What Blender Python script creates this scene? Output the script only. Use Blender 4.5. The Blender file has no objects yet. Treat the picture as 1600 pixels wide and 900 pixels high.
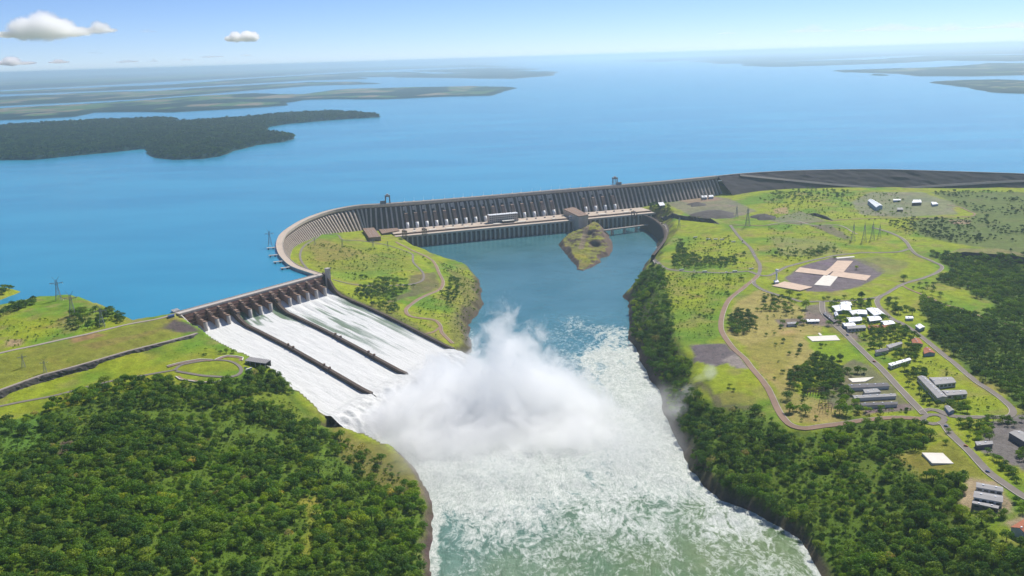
import bpy, math, random
import numpy as np
from mathutils import Matrix, Vector, geometry
random.seed(7); rng = np.random.default_rng(11)
R = math.radians
SC = bpy.context.scene
COL = SC.collection

# ------------------------------------------------------------------ camera
FOC, CAMH = 1400., 600.                       # focal length for a 1600 px wide frame, height above the river
_n = np.array([-.03, 1, 360 / FOC]); _n /= np.linalg.norm(_n)
_f = np.array([0, 0, -1.]); _fw = _f - _n * (_f @ _n); _fw /= np.linalg.norm(_fw); _rt = np.cross(_fw, _n)
CM = np.array([_rt, _fw, _n])
cam = bpy.data.objects.new('camera', bpy.data.cameras.new('camera')); COL.objects.link(cam)
cam.data.sensor_width = 36; cam.data.lens = 36 * FOC / 1600
cam.data.clip_start = 5; cam.data.clip_end = 300000
m4 = Matrix.Identity(4)
for i in range(3):
    for j in range(3): m4[i][j] = CM[i, j]
m4.translation = (0, 0, CAMH); cam.matrix_world = m4
SC.camera = cam

# ------------------------------------------------------------------ sky, sun, exposure
SUN_EL, SUN_AZ = R(49), R(35)                 # azimuth from +Y (north) towards +X
w = bpy.data.worlds.new('World'); SC.world = w; w.use_nodes = True
nt = w.node_tree; bg = nt.nodes['Background']
sk = nt.nodes.new('ShaderNodeTexSky'); sk.sky_type = 'NISHITA'; sk.sun_disc = False
sk.sun_elevation = SUN_EL; sk.sun_rotation = SUN_AZ; sk.altitude = 200; sk.air_density = .6; sk.dust_density = 0; sk.ozone_density = 8
wb = nt.nodes.new('ShaderNodeMix'); wb.data_type = 'RGBA'; wb.blend_type = 'MULTIPLY'; wb.inputs[0].default_value = 1; wb.inputs[7].default_value = (1.04, .965, 1.01, 1)   # white balance
nt.links.new(sk.outputs[0], wb.inputs[6]); nt.links.new(wb.outputs[2], bg.inputs[0]); bg.inputs[1].default_value = .1
sun = bpy.data.objects.new('sun', bpy.data.lights.new('sun', 'SUN')); COL.objects.link(sun)
sun.data.energy = 4.6; sun.data.angle = R(.5); sun.data.color = (1, .95, .86)
sd = Vector((math.sin(SUN_AZ) * math.cos(SUN_EL), math.cos(SUN_AZ) * math.cos(SUN_EL), math.sin(SUN_EL)))
sun.rotation_euler = sd.to_track_quat('Z', 'Y').to_euler()
SC.view_settings.view_transform = 'Standard'; SC.view_settings.look = 'None'
SC.view_settings.exposure = .3; SC.view_settings.gamma = 1; SC.view_settings.use_curve_mapping = False
cy = SC.cycles
cy.use_denoising = True; cy.use_adaptive_sampling = True; cy.adaptive_threshold = .02
cy.max_bounces = 20; cy.diffuse_bounces = 2; cy.glossy_bounces = 2; cy.transmission_bounces = 2; cy.volume_bounces = 18
cy.transparent_max_bounces = 8; cy.caustics_reflective = False; cy.caustics_refractive = False
cy.volume_max_steps = 256

# ------------------------------------------------------------------ helpers
RIV, LAKE = 0., 118.
def P(u, v, z):
    d = CM @ np.array([u - 800., -(v - 450.), -FOC]); t = (z - CAMH) / d[2]
    return np.array([d[0] * t, d[1] * t, z])
def PP(pts, z): return np.array([P(u, v, z) for u, v in pts])

def lattice_noise(x, y, s, seed):
    x = np.asarray(x) / s; y = np.asarray(y) / s
    t = np.random.default_rng(seed).random((256, 256))
    xi = np.floor(x).astype(int); yi = np.floor(y).astype(int); fx = x - xi; fy = y - yi
    fx = fx * fx * (3 - 2 * fx); fy = fy * fy * (3 - 2 * fy)
    a = t[xi % 256, yi % 256]; b = t[(xi + 1) % 256, yi % 256]; c = t[xi % 256, (yi + 1) % 256]; d = t[(xi + 1) % 256, (yi + 1) % 256]
    return (a * (1 - fx) + b * fx) * (1 - fy) + (c * (1 - fx) + d * fx) * fy
def fbm(x, y, s, seed, o=4):
    r = 0; a = 1; tot = 0
    for k in range(o): r = r + a * lattice_noise(x, y, s / 2 ** k, seed + k); tot += a; a *= .5
    return r / tot
def inside(x, y, poly):
    c = np.zeros(np.shape(x), bool); n = len(poly)
    for i in range(n):
        x0, y0 = poly[i][:2]; x1, y1 = poly[(i + 1) % n][:2]
        if y0 == y1: continue
        m = ((y0 > y) != (y1 > y)) & (x < (x1 - x0) * (y - y0) / (y1 - y0) + x0); c ^= m
    return c
def dist(x, y, line, closed=True):
    b = np.full(np.shape(x), 1e18); n = len(line)
    for i in range(n if closed else n - 1):
        x0, y0 = line[i][:2]; x1, y1 = line[(i + 1) % n][:2]; dx, dy = x1 - x0, y1 - y0; L = dx * dx + dy * dy + 1e-9
        t = np.clip(((x - x0) * dx + (y - y0) * dy) / L, 0, 1); b = np.minimum(b, (x - x0 - t * dx) ** 2 + (y - y0 - t * dy) ** 2)
    return np.sqrt(b)
def sdf(x, y, poly): return np.where(inside(x, y, poly), -1, 1) * dist(x, y, poly)
def sstep(a, b, x): t = np.clip((x - a) / (b - a), 0, 1); return t * t * (3 - 2 * t)
def spline(pts, step):
    p = np.array(pts, float); p = np.vstack([2 * p[0] - p[1], p, 2 * p[-1] - p[-2]]); out = []
    for i in range(1, len(p) - 2):
        n = max(1, int(np.linalg.norm(p[i + 1] - p[i]) / step + .5))
        for k in range(n):
            t = k / n
            out.append(.5 * (2 * p[i] + (p[i + 1] - p[i - 1]) * t + (2 * p[i - 1] - 5 * p[i] + 4 * p[i + 1] - p[i + 2]) * t * t + (3 * p[i] - p[i - 1] - 3 * p[i + 1] + p[i + 2]) * t ** 3))
    out.append(p[-2]); return np.array(out)
def resample(line, step):
    line = np.array(line); s = np.r_[0, np.cumsum(np.linalg.norm(np.diff(line[:, :2], axis=0), axis=1))]
    n = max(2, int(round(s[-1] / step)) + 1); q = np.linspace(0, s[-1], n)
    return np.stack([np.interp(q, s, line[:, k]) for k in range(line.shape[1])], 1), q
def normals2(line):                            # unit normals to the right of travel
    t = np.gradient(np.array(line)[:, :2], axis=0); t /= np.linalg.norm(t, axis=1)[:, None] + 1e-9
    return np.stack([t[:, 1], -t[:, 0]], 1)

# mesh builder: every call makes ONE object
class MB:
    def __init__(s): s.v = []; s.f = []
    def add(s, v, f):
        o = len(s.v); s.v += [tuple(map(float, q)) for q in v]; s.f += [tuple(i + o for i in q) for q in f]; return s
    def box(s, x0, x1, y0, y1, z0, z1):
        return s.add([(x0, y0, z0), (x1, y0, z0), (x1, y1, z0), (x0, y1, z0), (x0, y0, z1), (x1, y0, z1), (x1, y1, z1), (x0, y1, z1)],
                     [(3, 2, 1, 0), (4, 5, 6, 7), (0, 1, 5, 4), (1, 2, 6, 5), (2, 3, 7, 6), (3, 0, 4, 7)])
    def prism(s, poly, z0, z1):
        n = len(poly); a = [tuple(p[:2]) + (z0,) for p in poly]; b = [tuple(p[:2]) + (z1,) for p in poly]
        if isinstance(z1, (list, tuple, np.ndarray)): b = [tuple(p[:2]) + (z1[i],) for i, p in enumerate(poly)]
        return s.add(a + b, [tuple(range(n))[::-1], tuple(range(n, 2 * n))] + [(i, (i + 1) % n, n + (i + 1) % n, n + i) for i in range(n)])
    def bar(s, a, b, r, n=4, r2=None):
        a = Vector(a); b = Vector(b); d = (b - a).normalized(); u = d.orthogonal().normalized(); w_ = d.cross(u); r2 = r if r2 is None else r2
        v = [a + (u * math.cos(t) + w_ * math.sin(t)) * r for t in [2 * math.pi * k / n + .785 for k in range(n)]] + \
            [b + (u * math.cos(t) + w_ * math.sin(t)) * r2 for t in [2 * math.pi * k / n + .785 for k in range(n)]]
        return s.add(v, [(k, (k + 1) % n, n + (k + 1) % n, n + k) for k in range(n)] + [tuple(range(n))[::-1], tuple(range(n, 2 * n))])
    def strip(s, rows):                        # rows: list of equal-length point lists
        n = len(rows[0]); v = [q for r in rows for q in r]
        return s.add(v, [(i * n + j, i * n + j + 1, (i + 1) * n + j + 1, (i + 1) * n + j) for i in range(len(rows) - 1) for j in range(n - 1)])
    def mesh(s, name):
        me = bpy.data.meshes.new(name); me.from_pydata(s.v, [], s.f); me.validate(); me.update(); return me
    def build(s, name, mat, parent=None, smooth=False):     # shapes are given in world metres; children are stored relative to their root
        r = parent
        while r is not None and r.parent: r = r.parent
        if r is not None: s.v = [(x - r.location[0], y - r.location[1], z - r.location[2]) for x, y, z in s.v]
        return link(name, s.mesh(name), mat, parent, smooth)
def link(name, me, mat, parent=None, smooth=False):
    o = bpy.data.objects.new(name, me); COL.objects.link(o)
    if mat and not me.materials: me.materials.append(mat)
    if smooth: me.polygons.foreach_set('use_smooth', [True] * len(me.polygons))
    if parent: o.parent = parent
    return o
def tag(o, label=None, cat=None, group=None, kind=None):
    if label: o['label'] = label
    if cat: o['category'] = cat
    if group: o['group'] = group
    if kind: o['kind'] = kind
    return o
def empty(name, loc, rz=0):
    o = bpy.data.objects.new(name, None); COL.objects.link(o); o.location = loc; o.rotation_euler = (0, 0, rz); o.empty_display_size = 2; return o
def tree_copy(o, parent=None):
    c = o.copy(); COL.objects.link(c)
    if parent: c.parent = parent
    for ch in o.children: tree_copy(ch, c)
    return c
def grid_mesh(name, X, Y, Z, mat, keep=None, attrs={}, cols={}, smooth=True, kind=None):
    ny, nx = X.shape; v = np.stack([X, Y, Z], -1).reshape(-1, 3)
    i = np.arange(ny * nx).reshape(ny, nx); f = np.stack([i[:-1, :-1], i[:-1, 1:], i[1:, 1:], i[1:, :-1]], -1).reshape(-1, 4)
    if keep is not None:
        k = keep.reshape(-1); f = f[k[f].any(1)]; used = np.zeros(len(v), bool); used[f.ravel()] = True; mp = np.cumsum(used) - 1; f = mp[f]; v = v[used]
    else: used = np.ones(len(v), bool)
    me = bpy.data.meshes.new(name); me.vertices.add(len(v)); me.vertices.foreach_set('co', v.astype(np.float32).ravel())
    me.loops.add(f.size); me.loops.foreach_set('vertex_index', f.ravel().astype(np.int32)); me.polygons.add(len(f))
    me.polygons.foreach_set('loop_start', np.arange(0, f.size, 4, dtype=np.int32)); me.polygons.foreach_set('use_smooth', np.full(len(f), smooth))
    me.update(calc_edges=True)
    for n_, a in attrs.items():
        at = me.attributes.new(n_, 'FLOAT', 'POINT'); at.data.foreach_set('value', a.reshape(-1)[used].astype(np.float32))
    for n_, a in cols.items():
        at = me.attributes.new(n_, 'FLOAT_COLOR', 'POINT'); c = np.ones((used.sum(), 4), np.float32); c[:, :3] = a.reshape(-1, 3)[used]; at.data.foreach_set('color', c.ravel())
    o = link(name, me, mat)
    if kind: o['kind'] = kind
    return o

# ------------------------------------------------------------------ materials
class NT:
    def __init__(s, name):
        s.m = bpy.data.materials.new(name); s.m.use_nodes = True; s.t = s.m.node_tree; s.t.nodes.clear()
        s.out = s.t.nodes.new('ShaderNodeOutputMaterial')
    def n(s, typ, ins={}, **kw):
        x = s.t.nodes.new(typ)
        for k, v_ in kw.items(): setattr(x, k, v_)
        for k, v_ in ins.items(): s.set(x.inputs[k], v_)
        return x
    def set(s, sock, v_):
        if hasattr(v_, 'bl_idname') and hasattr(v_, 'outputs'): v_ = v_.outputs[0]
        if isinstance(v_, bpy.types.NodeSocket): s.t.links.new(v_, sock)
        else:
            if sock.type == 'RGBA' and hasattr(v_, '__len__') and len(v_) == 3: v_ = tuple(v_) + (1,)
            sock.default_value = v_
    def math(s, op, a, b=0., c=0., clamp=False): return s.n('ShaderNodeMath', {0: a, 1: b, 2: c}, operation=op, use_clamp=clamp).outputs[0]
    def noise(s, scale, detail=4, rough=.55, vec=None, dist_=0., **k):
        x = s.n('ShaderNodeTexNoise', {'Scale': scale, 'Detail': detail, 'Roughness': rough, 'Distortion': dist_}, **k)
        if vec is not None: s.set(x.inputs['Vector'], vec)
        return x.outputs[0]
    def pos(s): return s.n('ShaderNodeNewGeometry').outputs['Position']
    def scaled(s, sc, rot=0., base=None): return s.n('ShaderNodeMapping', {'Vector': base or s.pos(), 'Scale': sc, 'Rotation': (0, 0, rot)}).outputs[0]
    def ramp(s, f, a, b, ca=(0, 0, 0), cb=(1, 1, 1)):
        x = s.n('ShaderNodeMapRange', {0: f, 1: a, 2: b}, interpolation_type='SMOOTHSTEP')
        if ca == (0, 0, 0) and cb == (1, 1, 1): return x.outputs[0]
        return s.mix(x.outputs[0], ca, cb)
    def mix(s, f, a, b, mode='MIX'):
        x = s.n('ShaderNodeMix', data_type='RGBA', blend_type=mode); s.set(x.inputs[0], f); s.set(x.inputs[6], a); s.set(x.inputs[7], b); return x.outputs[2]
    def attr(s, n_, o=2): return s.n('ShaderNodeAttribute', attribute_name=n_).outputs[o]
    def bump(s, h, d, st=1.): return s.n('ShaderNodeBump', {'Height': h, 'Distance': d, 'Strength': st}).outputs[0]
    def princ(s, col, rough=.8, spec=.3, nrm=None, **k):
        x = s.n('ShaderNodeBsdfPrincipled', {'Base Color': col, 'Roughness': rough, 'Specular IOR Level': spec})
        if nrm is not None: s.set(x.inputs['Normal'], nrm)
        for a, b in k.items(): s.set(x.inputs[a], b)
        s.t.links.new(x.outputs[0], s.out.inputs[0]); return x
def plain(name, col, rough=.8, var=.25, scale=.15, spec=.3, streak=0.):
    t = NT(name); n1 = t.noise(scale, 5, .65, t.pos()); f = t.math('MULTIPLY_ADD', n1, 2 * var, 1 - var)
    if streak:
        n2 = t.noise(1., 4, .6, t.scaled((.25, .25, .015))); f = t.math('MULTIPLY', f, t.math('MULTIPLY_ADD', n2, 2 * streak, 1 - streak))
    c = t.mix(1., col, f, 'MULTIPLY'); t.princ(c, rough, spec, t.bump(n1, .3 / max(scale, .02) * .02)); return t.m
M = {}
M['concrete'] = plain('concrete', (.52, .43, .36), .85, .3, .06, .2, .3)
M['concrete_light'] = plain('concrete_light', (.46, .42, .38), .85, .2, .06, .2, .3)
M['deck'] = plain('deck_concrete', (.5, .41, .33), .9, .25, .03)
M['brown_concrete'] = plain('brown_concrete', (.25, .17, .13), .85, .35, .1, .2, .35)
M['dark_wall'] = plain('stained_shaded_concrete', (.1, .075, .062), .85, .35, .1, .2, .4)  # streaky dark concrete; its darkness also paints recess shade between the dam ribs
M['gate'] = plain('gate_steel', (.14, .065, .045), .6, .25, .3)
M['white_paint'] = plain('white_paint', (.72, .72, .7), .5, .12, .2)
M['rock'] = plain('basalt_rock', (.085, .075, .07), .95, .5, .08)
M['rockfill'] = plain('rockfill', (.04, .034, .042), .95, .5, .03)
M['asphalt'] = plain('asphalt', (.2, .172, .15), .9, .3, .04)
M['track_dirt'] = plain('dirt_road', (.27, .18, .13), .95, .25, .05)
M['berm'] = plain('berm_gravel', (.34, .29, .25), .95, .2, .05)
M['kerb'] = plain('pale_kerb', (.42, .38, .32), .9, .35, .04)
M['slab_white'] = plain('bleached_slab', (.72, .68, .6), .9, .22, .08)
M['slab_pink'] = plain('pink_slab', (.6, .45, .34), .9, .3, .06)
M['roof_white'] = plain('white_roof', (.78, .8, .84), .5, .12, .1)
M['roof_grey'] = plain('grey_roof', (.3, .29, .29), .7, .3, .1)
M['roof_dark'] = plain('dark_roof', (.14, .13, .14), .8, .35, .1)
M['roof_red'] = plain('red_tile_roof', (.36, .13, .07), .85, .3, .3)
M['wall_pale'] = plain('pale_wall', (.5, .5, .5), .8, .15, .2)
M['wall_blue'] = plain('blue_grey_wall', (.26, .34, .46), .8, .15, .2)
M['glass'] = plain('window_glass', (.03, .04, .055), .15, .1, .3, .6)
M['steel'] = plain('galvanised_steel', (.2, .22, .25), .5, .2, .5)
M['steel_white'] = plain('white_steel', (.7, .72, .74), .5, .1, .5)
M['blue_paint'] = plain('blue_paint', (.05, .1, .25), .4, .1, .5)
M['rubber'] = plain('black_rubber', (.02, .02, .02), .8, .1, .5)
M['bark'] = plain('bark', (.09, .065, .045), .95, .3, .8)

def foliage(name, cols, sat=1.):
    t = NT(name)
    rnd = t.n('ShaderNodeObjectInfo').outputs['Random']
    cr = t.n('ShaderNodeValToRGB', {0: rnd}); e = cr.color_ramp.elements
    e[0].position = 0; e[0].color = cols[0] + (1,); e[1].position = 1; e[1].color = cols[-1] + (1,)
    for i, c in enumerate(cols[1:-1]): k = e.new((i + 1) / (len(cols) - 1)); k.color = c + (1,)
    patch = t.noise(.006, 4, .6, t.pos())
    leaf = t.noise(.45, 3, .7, t.pos())
    c = t.mix(t.ramp(t.math('ADD', t.math('MULTIPLY', patch, .6), t.math('MULTIPLY', t.noise(.018, 3, .6, t.pos()), .4)), .44, .62), cr.outputs[0], t.mix(1., cr.outputs[0], (1.9, 1.7, .8), 'MULTIPLY'))
    c = t.mix(1., c, t.math('MULTIPLY_ADD', leaf, 1.6, .3), 'MULTIPLY')
    d = t.n('ShaderNodeBsdfDiffuse', {'Color': c}); tr = t.n('ShaderNodeBsdfTranslucent', {'Color': t.mix(1., c, (1.2, 1.3, .5), 'MULTIPLY')})
    g = t.n('ShaderNodeBsdfGlossy', {'Color': (.25, .27, .25, 1), 'Roughness': .55})
    x = t.n('ShaderNodeMixShader', {0: .3, 1: d, 2: tr}); y = t.n('ShaderNodeMixShader', {0: .04, 1: x, 2: g})
    t.t.links.new(y.outputs[0], t.out.inputs[0]); return t.m
M['leaf'] = foliage('leaves', [(.035, .09, .016), (.06, .14, .016), (.13, .21, .022), (.05, .12, .026), (.1, .19, .02), (.2, .26, .035)])
M['leaf_dark'] = foliage('dark_leaves', [(.03, .075, .022), (.05, .11, .024), (.09, .16, .028), (.045, .1, .03), (.13, .19, .04)])
M['leaf_bush'] = foliage('bush_leaves', [(.045, .1, .015), (.08, .15, .016), (.12, .19, .02)])
M['leaf_far'] = foliage('far_leaves', [(.022, .05, .022), (.03, .062, .024), (.04, .075, .024)])
M['leaf_dry'] = foliage('dry_leaves', [(.3, .24, .1), (.34, .3, .1), (.22, .2, .07)])

def ground_mat():
    t = NT('ground'); c = t.attr('col', 0)
    n1 = t.noise(.05, 8, .72, t.pos()); n2 = t.noise(.3, 6, .75, t.pos()); n3 = t.noise(.012, 5, .6, t.pos())
    f = t.math('MULTIPLY', t.math('MULTIPLY_ADD', n1, 1.5, .2), t.math('MULTIPLY_ADD', n2, 1.3, .35))
    c = t.mix(t.ramp(t.noise(.09, 6, .7, t.pos()), .55, .7), c, t.mix(1., c, (.5, .62, .6), 'MULTIPLY'))
    c = t.mix(1., c, f, 'MULTIPLY'); c = t.mix(t.ramp(n3, .5, .72), c, t.mix(1., c, (1.15, .95, 1.3), 'MULTIPLY'))
    t.princ(c, .95, .1, t.bump(t.math('ADD', n2, n1), 1.6, .7)); return t.m
M['ground'] = ground_mat()

# ------------------------------------------------------------------ survey: dam line, spillway axes, river banks
SA, SB = P(283, 490, 124), P(503, 430, 124)                      # ends of the spillway crest
ea = (SB - SA) / np.linalg.norm(SB - SA); eb = np.array([ea[1], -ea[0], 0]); SPL = np.linalg.norm(SB - SA)
def SP(a, c, z): q = SA + ea * a + eb * c; return np.array([q[0], q[1], z])
SKEW = -.116                                                      # the chutes run a little askew of the crest
ZC_C, ZC_Z = [-40, 0, 20, 40, 70, 100, 160, 220, 300, 380, 430, 452], [96, 98, 96, 86, 79, 76, 69.5, 62, 50, 37, 29, 27.5]
def zchute(c): return np.interp(c, ZC_C, ZC_Z)
WALL_A = [0., 110., 217., 376.]; LIP_C = [484., 462., 446., 426.]
crest_px = [(487, 425), (460, 415), (445, 402), (439, 392), (437, 380), (442, 367), (455, 356), (475, 344), (500, 334), (525, 327), (560, 321), (600, 318.5), (670, 313.5), (745, 307.5), (840, 299.5), (955, 290), (1040, 283), (1120, 275)]
DAM, DAMS = resample(spline(np.vstack([SB[None], PP(crest_px, 124)]), 8), 8.5)
DAMN = normals2(DAM)                                              # right of travel = downstream
rock_px = [(1120, 275), (1162, 271), (1232, 267), (1320, 265), (1390, 265), (1495, 268), (1600, 271.5), (1720, 277), (1850, 286)]
ROCK, ROCKS = resample(spline(PP(rock_px, 124), 30), 30)
PL = P(644, 386, 0); PR = P(1027, 349, 0); pe = (PR - PL) / np.linalg.norm(PR - PL); pm = np.array([-pe[1], pe[0], 0])
def PH(s, d, z): q = PL + pe * s + pm * d; return np.array([q[0], q[1], z])
right_bank = [(1027, 372), (1027, 390), (1010, 412), (1000, 430), (985, 452), (973, 462), (982, 475), (984, 500), (982, 530), (1000, 553), (1003, 566), (1010, 580), (1015, 593), (1030, 608), (1034, 633), (1041, 654), (1060, 690), (1068, 705), (1074, 732), (1100, 760), (1127, 780), (1167, 797), (1217, 823), (1253, 847), (1282, 897), (1310, 960), (1330, 1060), (1340, 1250)]
left_bank = [(668, 1250), (668, 1000), (672, 900), (670, 864), (679, 820), (680, 800), (676, 784), (661, 752), (642, 724), (620, 707), (580, 691), (545, 678)]
left_up = [(737, 549), (734, 520), (734, 508), (742, 497), (755, 477), (752, 450), (748, 438), (735, 423), (700, 411), (682, 405), (660, 396), (645, 387)]
RIVER = np.vstack([[PH(913, -12, 0)], PP(right_bank, 0), PP(left_bank, 0), [SP(-64, 500, 0), SP(325, 440, 0)], PP(left_up, 0), [PH(0, 60, 0), PH(913, 60, 0)]])
hill_px = [(-500, 515), (-200, 500), (0, 487), (30, 480), (56, 472), (105, 468), (127, 472), (165, 486), (207, 502), (240, 498), (275, 492)]
HILL = np.vstack([PP(hill_px, LAKE), [SA, P(200, 508, 118), P(0, 556, 118), P(-500, 680, 118)]])
SPIT = PP([(-400, 455), (-150, 442), (0, 449), (20, 452), (33, 456), (0, 469), (-200, 492), (-400, 510)], LAKE)
LAKE_EDGE = np.vstack([DAM[::-1][:, :3] - np.c_[DAMN[::-1] * 2, np.zeros(len(DAM))], [SA + (SB - SA) * .0 - eb * 4]])
LAKE_NEAR = np.vstack([ROCK[::-1], LAKE_EDGE, [P(200, 508, 118), P(0, 556, 118), P(-500, 680, 118)], [[-9000, 1200, 118], [-9000, 9000, 118], [9000, 9000, 118], [9000, 2500, 118]]])

ctrl = [  # photo u, v and the height of the ground there
 # left abutment, road, fields and the step of the rock wall
 (-400, 640, 124), (-150, 590, 124), (0, 552, 124), (100, 530, 124), (200, 507, 124), (272, 494, 123), (0, 520, 126), (60, 490, 132), (0, 500, 130), (120, 488, 131), (160, 495, 127), (195, 501, 120), (-300, 540, 130),
 (-300, 690, 113), (0, 608, 112), (66, 585, 112), (144, 564, 112), (202, 547, 112), (260, 533, 110), (306, 520, 107), (50, 570, 117), (180, 535, 117), (290, 505, 116),
 (-300, 715, 100), (0, 621, 100), (72, 598, 100), (144, 578, 100), (231, 558, 99), (311, 534, 97),
 (330, 530, 97.5), (347, 534, 95), (387, 558, 88), (420, 569, 86), (440, 587, 75), (460, 609, 59), (487, 629, 47), (511, 649, 36),
 (250, 575, 96), (330, 578, 94), (200, 590, 94), (390, 578, 90), (80, 630, 95), (-200, 700, 98),
 (300, 620, 84), (150, 650, 86), (0, 700, 88), (100, 750, 84), (0, 880, 82), (-150, 900, 86), (200, 850, 74), (250, 700, 78), (350, 680, 70), (420, 640, 64), (350, 800, 60), (300, 890, 62), (450, 720, 48), (480, 680, 40), (470, 850, 40), (560, 780, 30), (560, 720, 28), (520, 668, 30), (600, 880, 24), (640, 770, 17), (655, 860, 16), (600, 715, 22), (300, 1100, 62), (600, 1050, 20), (0, 1100, 80),
 # land inside the curve of the wing dam
 (513, 447, 103), (457, 396, 86), (449, 412, 90), (470, 380, 80), (502, 364, 68), (525, 361, 48), (567, 360, 45), (580, 379, 43), (610, 378, 42), (640, 384, 30), (480, 400, 84), (500, 430, 90), (530, 455, 88), (540, 400, 76), (560, 440, 76), (600, 400, 64), (620, 440, 66), (640, 400, 56), (650, 385, 32),
 (690, 425, 46), (660, 470, 52), (600, 480, 66), (560, 470, 74), (580, 487, 70), (640, 500, 53), (690, 500, 42), (670, 528, 38), (720, 530, 26), (715, 450, 36), (735, 440, 24), (738, 475, 26), (720, 505, 26), (665, 393, 22), (705, 415, 26), (715, 545, 24),
 # dam foot and powerhouse (hidden under the deck)
 (748, 352, 30), (870, 342, 30), (962, 333, 30), (1000, 322, 40), (1000, 316, 46), (1072, 309, 52), (1112, 307, 54), (1010, 332, 42), (1027, 340, 46), (1045, 350, 52), (1045, 375, 54), (1030, 400, 54),
 # right plateau
 (1022, 412, 56), (1048, 425, 62), (1048, 460, 62), (1050, 500, 60), (1056, 540, 58), (1085, 575, 56), (1080, 600, 54), (1110, 628, 50), (1180, 633, 50), (1120, 605, 57), (1150, 600, 58),
 (1110, 380, 64), (1100, 350, 66), (1150, 340, 66), (1150, 420, 66), (1150, 480, 64), (1180, 560, 60), (1250, 520, 62), (1300, 430, 67), (1300, 480, 66), (1250, 610, 58), (1230, 660, 53), (1300, 655, 54), (1370, 600, 58), (1400, 500, 66), (1450, 600, 62), (1400, 430, 67), (1250, 380, 66), (1350, 370, 68), (1250, 320, 66), (1200, 305, 65), (1194, 298, 64), (1250, 293.5, 66), (1355, 293.5, 65), (1460, 294, 69), (1600, 293, 80), (1800, 300, 88), (1400, 330, 68), (1500, 340, 72), (1600, 360, 75), (1475, 393, 74), (1600, 402, 74), (1480, 415, 62), (1600, 425, 60), (1550, 480, 64), (1600, 560, 64), (1540, 570, 63), (1480, 650, 60), (1590, 680, 60), (1450, 720, 54), (1500, 760, 54), (1560, 780, 57), (1600, 860, 52), (1800, 500, 64), (1800, 800, 60), (1800, 1000, 56), (1700, 1200, 46),
 # wooded slope down to the river on the right
 (1130, 680, 34), (1090, 660, 26), (1200, 700, 36), (1200, 760, 20), (1300, 740, 34), (1300, 820, 18), (1400, 770, 40), (1400, 860, 26), (1330, 880, 14), (1500, 850, 38), (1550, 900, 38), (1450, 1000, 24), (1380, 700, 46)]
CT = np.array([P(*q) for q in ctrl])
K = np.hypot(CT[:, None, 0] - CT[None, :, 0], CT[:, None, 1] - CT[None, :, 1]); nC = len(CT)
A_ = np.zeros((nC + 1, nC + 1)); A_[:nC, :nC] = K - np.eye(nC) * 6; A_[:nC, nC] = 1; A_[nC, :nC] = 1
W_ = np.linalg.solve(A_, np.r_[CT[:, 2], 0])
RIV_IN = [RIVER]
def height(x, y):
    x = np.asarray(x, float); y = np.asarray(y, float); sh = x.shape; x = x.ravel(); y = y.ravel(); h = np.full(x.shape, W_[nC])
    for i in range(nC): h += W_[i] * np.hypot(x - CT[i, 0], y - CT[i, 1])
    h = np.clip(h, 6, 140); h += (fbm(x, y, 60, 3) - .5) * 3.5 + (fbm(x, y, 260, 4, 2) - .5) * 5
    d = sdf(x, y, RIVER) + (fbm(x, y, 40, 9, 3) - .5) * 14
    cap = np.where(d < 0, d * .5 - 1, np.where(d < 14, d * 1.3 - 1, 17.2 + (d - 14) * .85)); cap += (fbm(x, y, 18, 12, 3) - .5) * np.clip(d, 0, 12) * .8
    h = np.minimum(h, np.maximum(cap, -14))
    # lake bed and lake-side hill
    dh = sdf(x, y, HILL); dsp = sdf(x, y, SPIT); dl = sdf(x, y, LAKE_NEAR)
    lake = (dl < 0) & (dh > 0) & (dsp > 0)
    h = np.where(lake, np.minimum(h, 117.3 - .25 * np.minimum(np.minimum(dh, dsp), 60)), h)
    h = np.where((dh < 0) & (dl < 0), np.maximum(h, 118.4 + .35 * np.minimum(-dh, 14)), h)
    h = np.where(dsp < 0, 118 + .5 * np.minimum(-dsp, 14), h)
    # spillway channel
    a = (x - SA[0]) * ea[0] + (y - SA[1]) * ea[1]; c = (x - SA[0]) * eb[0] + (y - SA[1]) * eb[1]
    m = (c > -6) & (c < 462) & (a > SKEW * c - 3 - (c < 60) * 4) & (a < 380 + SKEW * c)
    h = np.where(m, np.minimum(h, zchute(c) - 8), h)
    h = np.where((c > 20) & (c < 440) & (a >= 380 + SKEW * c) & (a < 410 + SKEW * c), np.minimum(h, zchute(c) + 3.5), h)
    h = np.where((c > 452) & (c < 620) & (a > SKEW * c + 2) & (a < 345), np.minimum(h, -2), h)
    return h.reshape(sh)
GX = np.arange(-2700, 3000, 7.); GY = np.arange(430, 3860, 7.)
gX, gY = np.meshgrid(GX, GY); gH = height(gX, gY)
def H(x, y):
    fx = np.clip((np.asarray(x, float) - GX[0]) / 7, 0, len(GX) - 1.001); fy = np.clip((np.asarray(y, float) - GY[0]) / 7, 0, len(GY) - 1.001)
    i = fx.astype(int); j = fy.astype(int); p = fx - i; q = fy - j
    return (gH[j, i] * (1 - p) + gH[j, i + 1] * p) * (1 - q) + (gH[j + 1, i] * (1 - p) + gH[j + 1, i + 1] * p) * q
def G(u, v, z=60.):                            # surveyed point on the ground
    lo, hi = -2., 150.                         # first surface met from above
    zs = np.arange(150, -3, -1.); pts = np.array([P(u, v, q) for q in zs]); below = H(pts[:, 0], pts[:, 1]) >= zs
    k = int(np.argmax(below)) if below.any() else len(zs) - 1
    z0, z1 = zs[k], zs[max(k - 1, 0)]
    for _ in range(8):
        zm = (z0 + z1) / 2; p = P(u, v, zm)
        if H(p[0], p[1]) >= zm: z0 = zm
        else: z1 = zm
    return P(u, v, (z0 + z1) / 2)
def GG(pts): return np.array([G(u, v) for u, v in pts])

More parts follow.
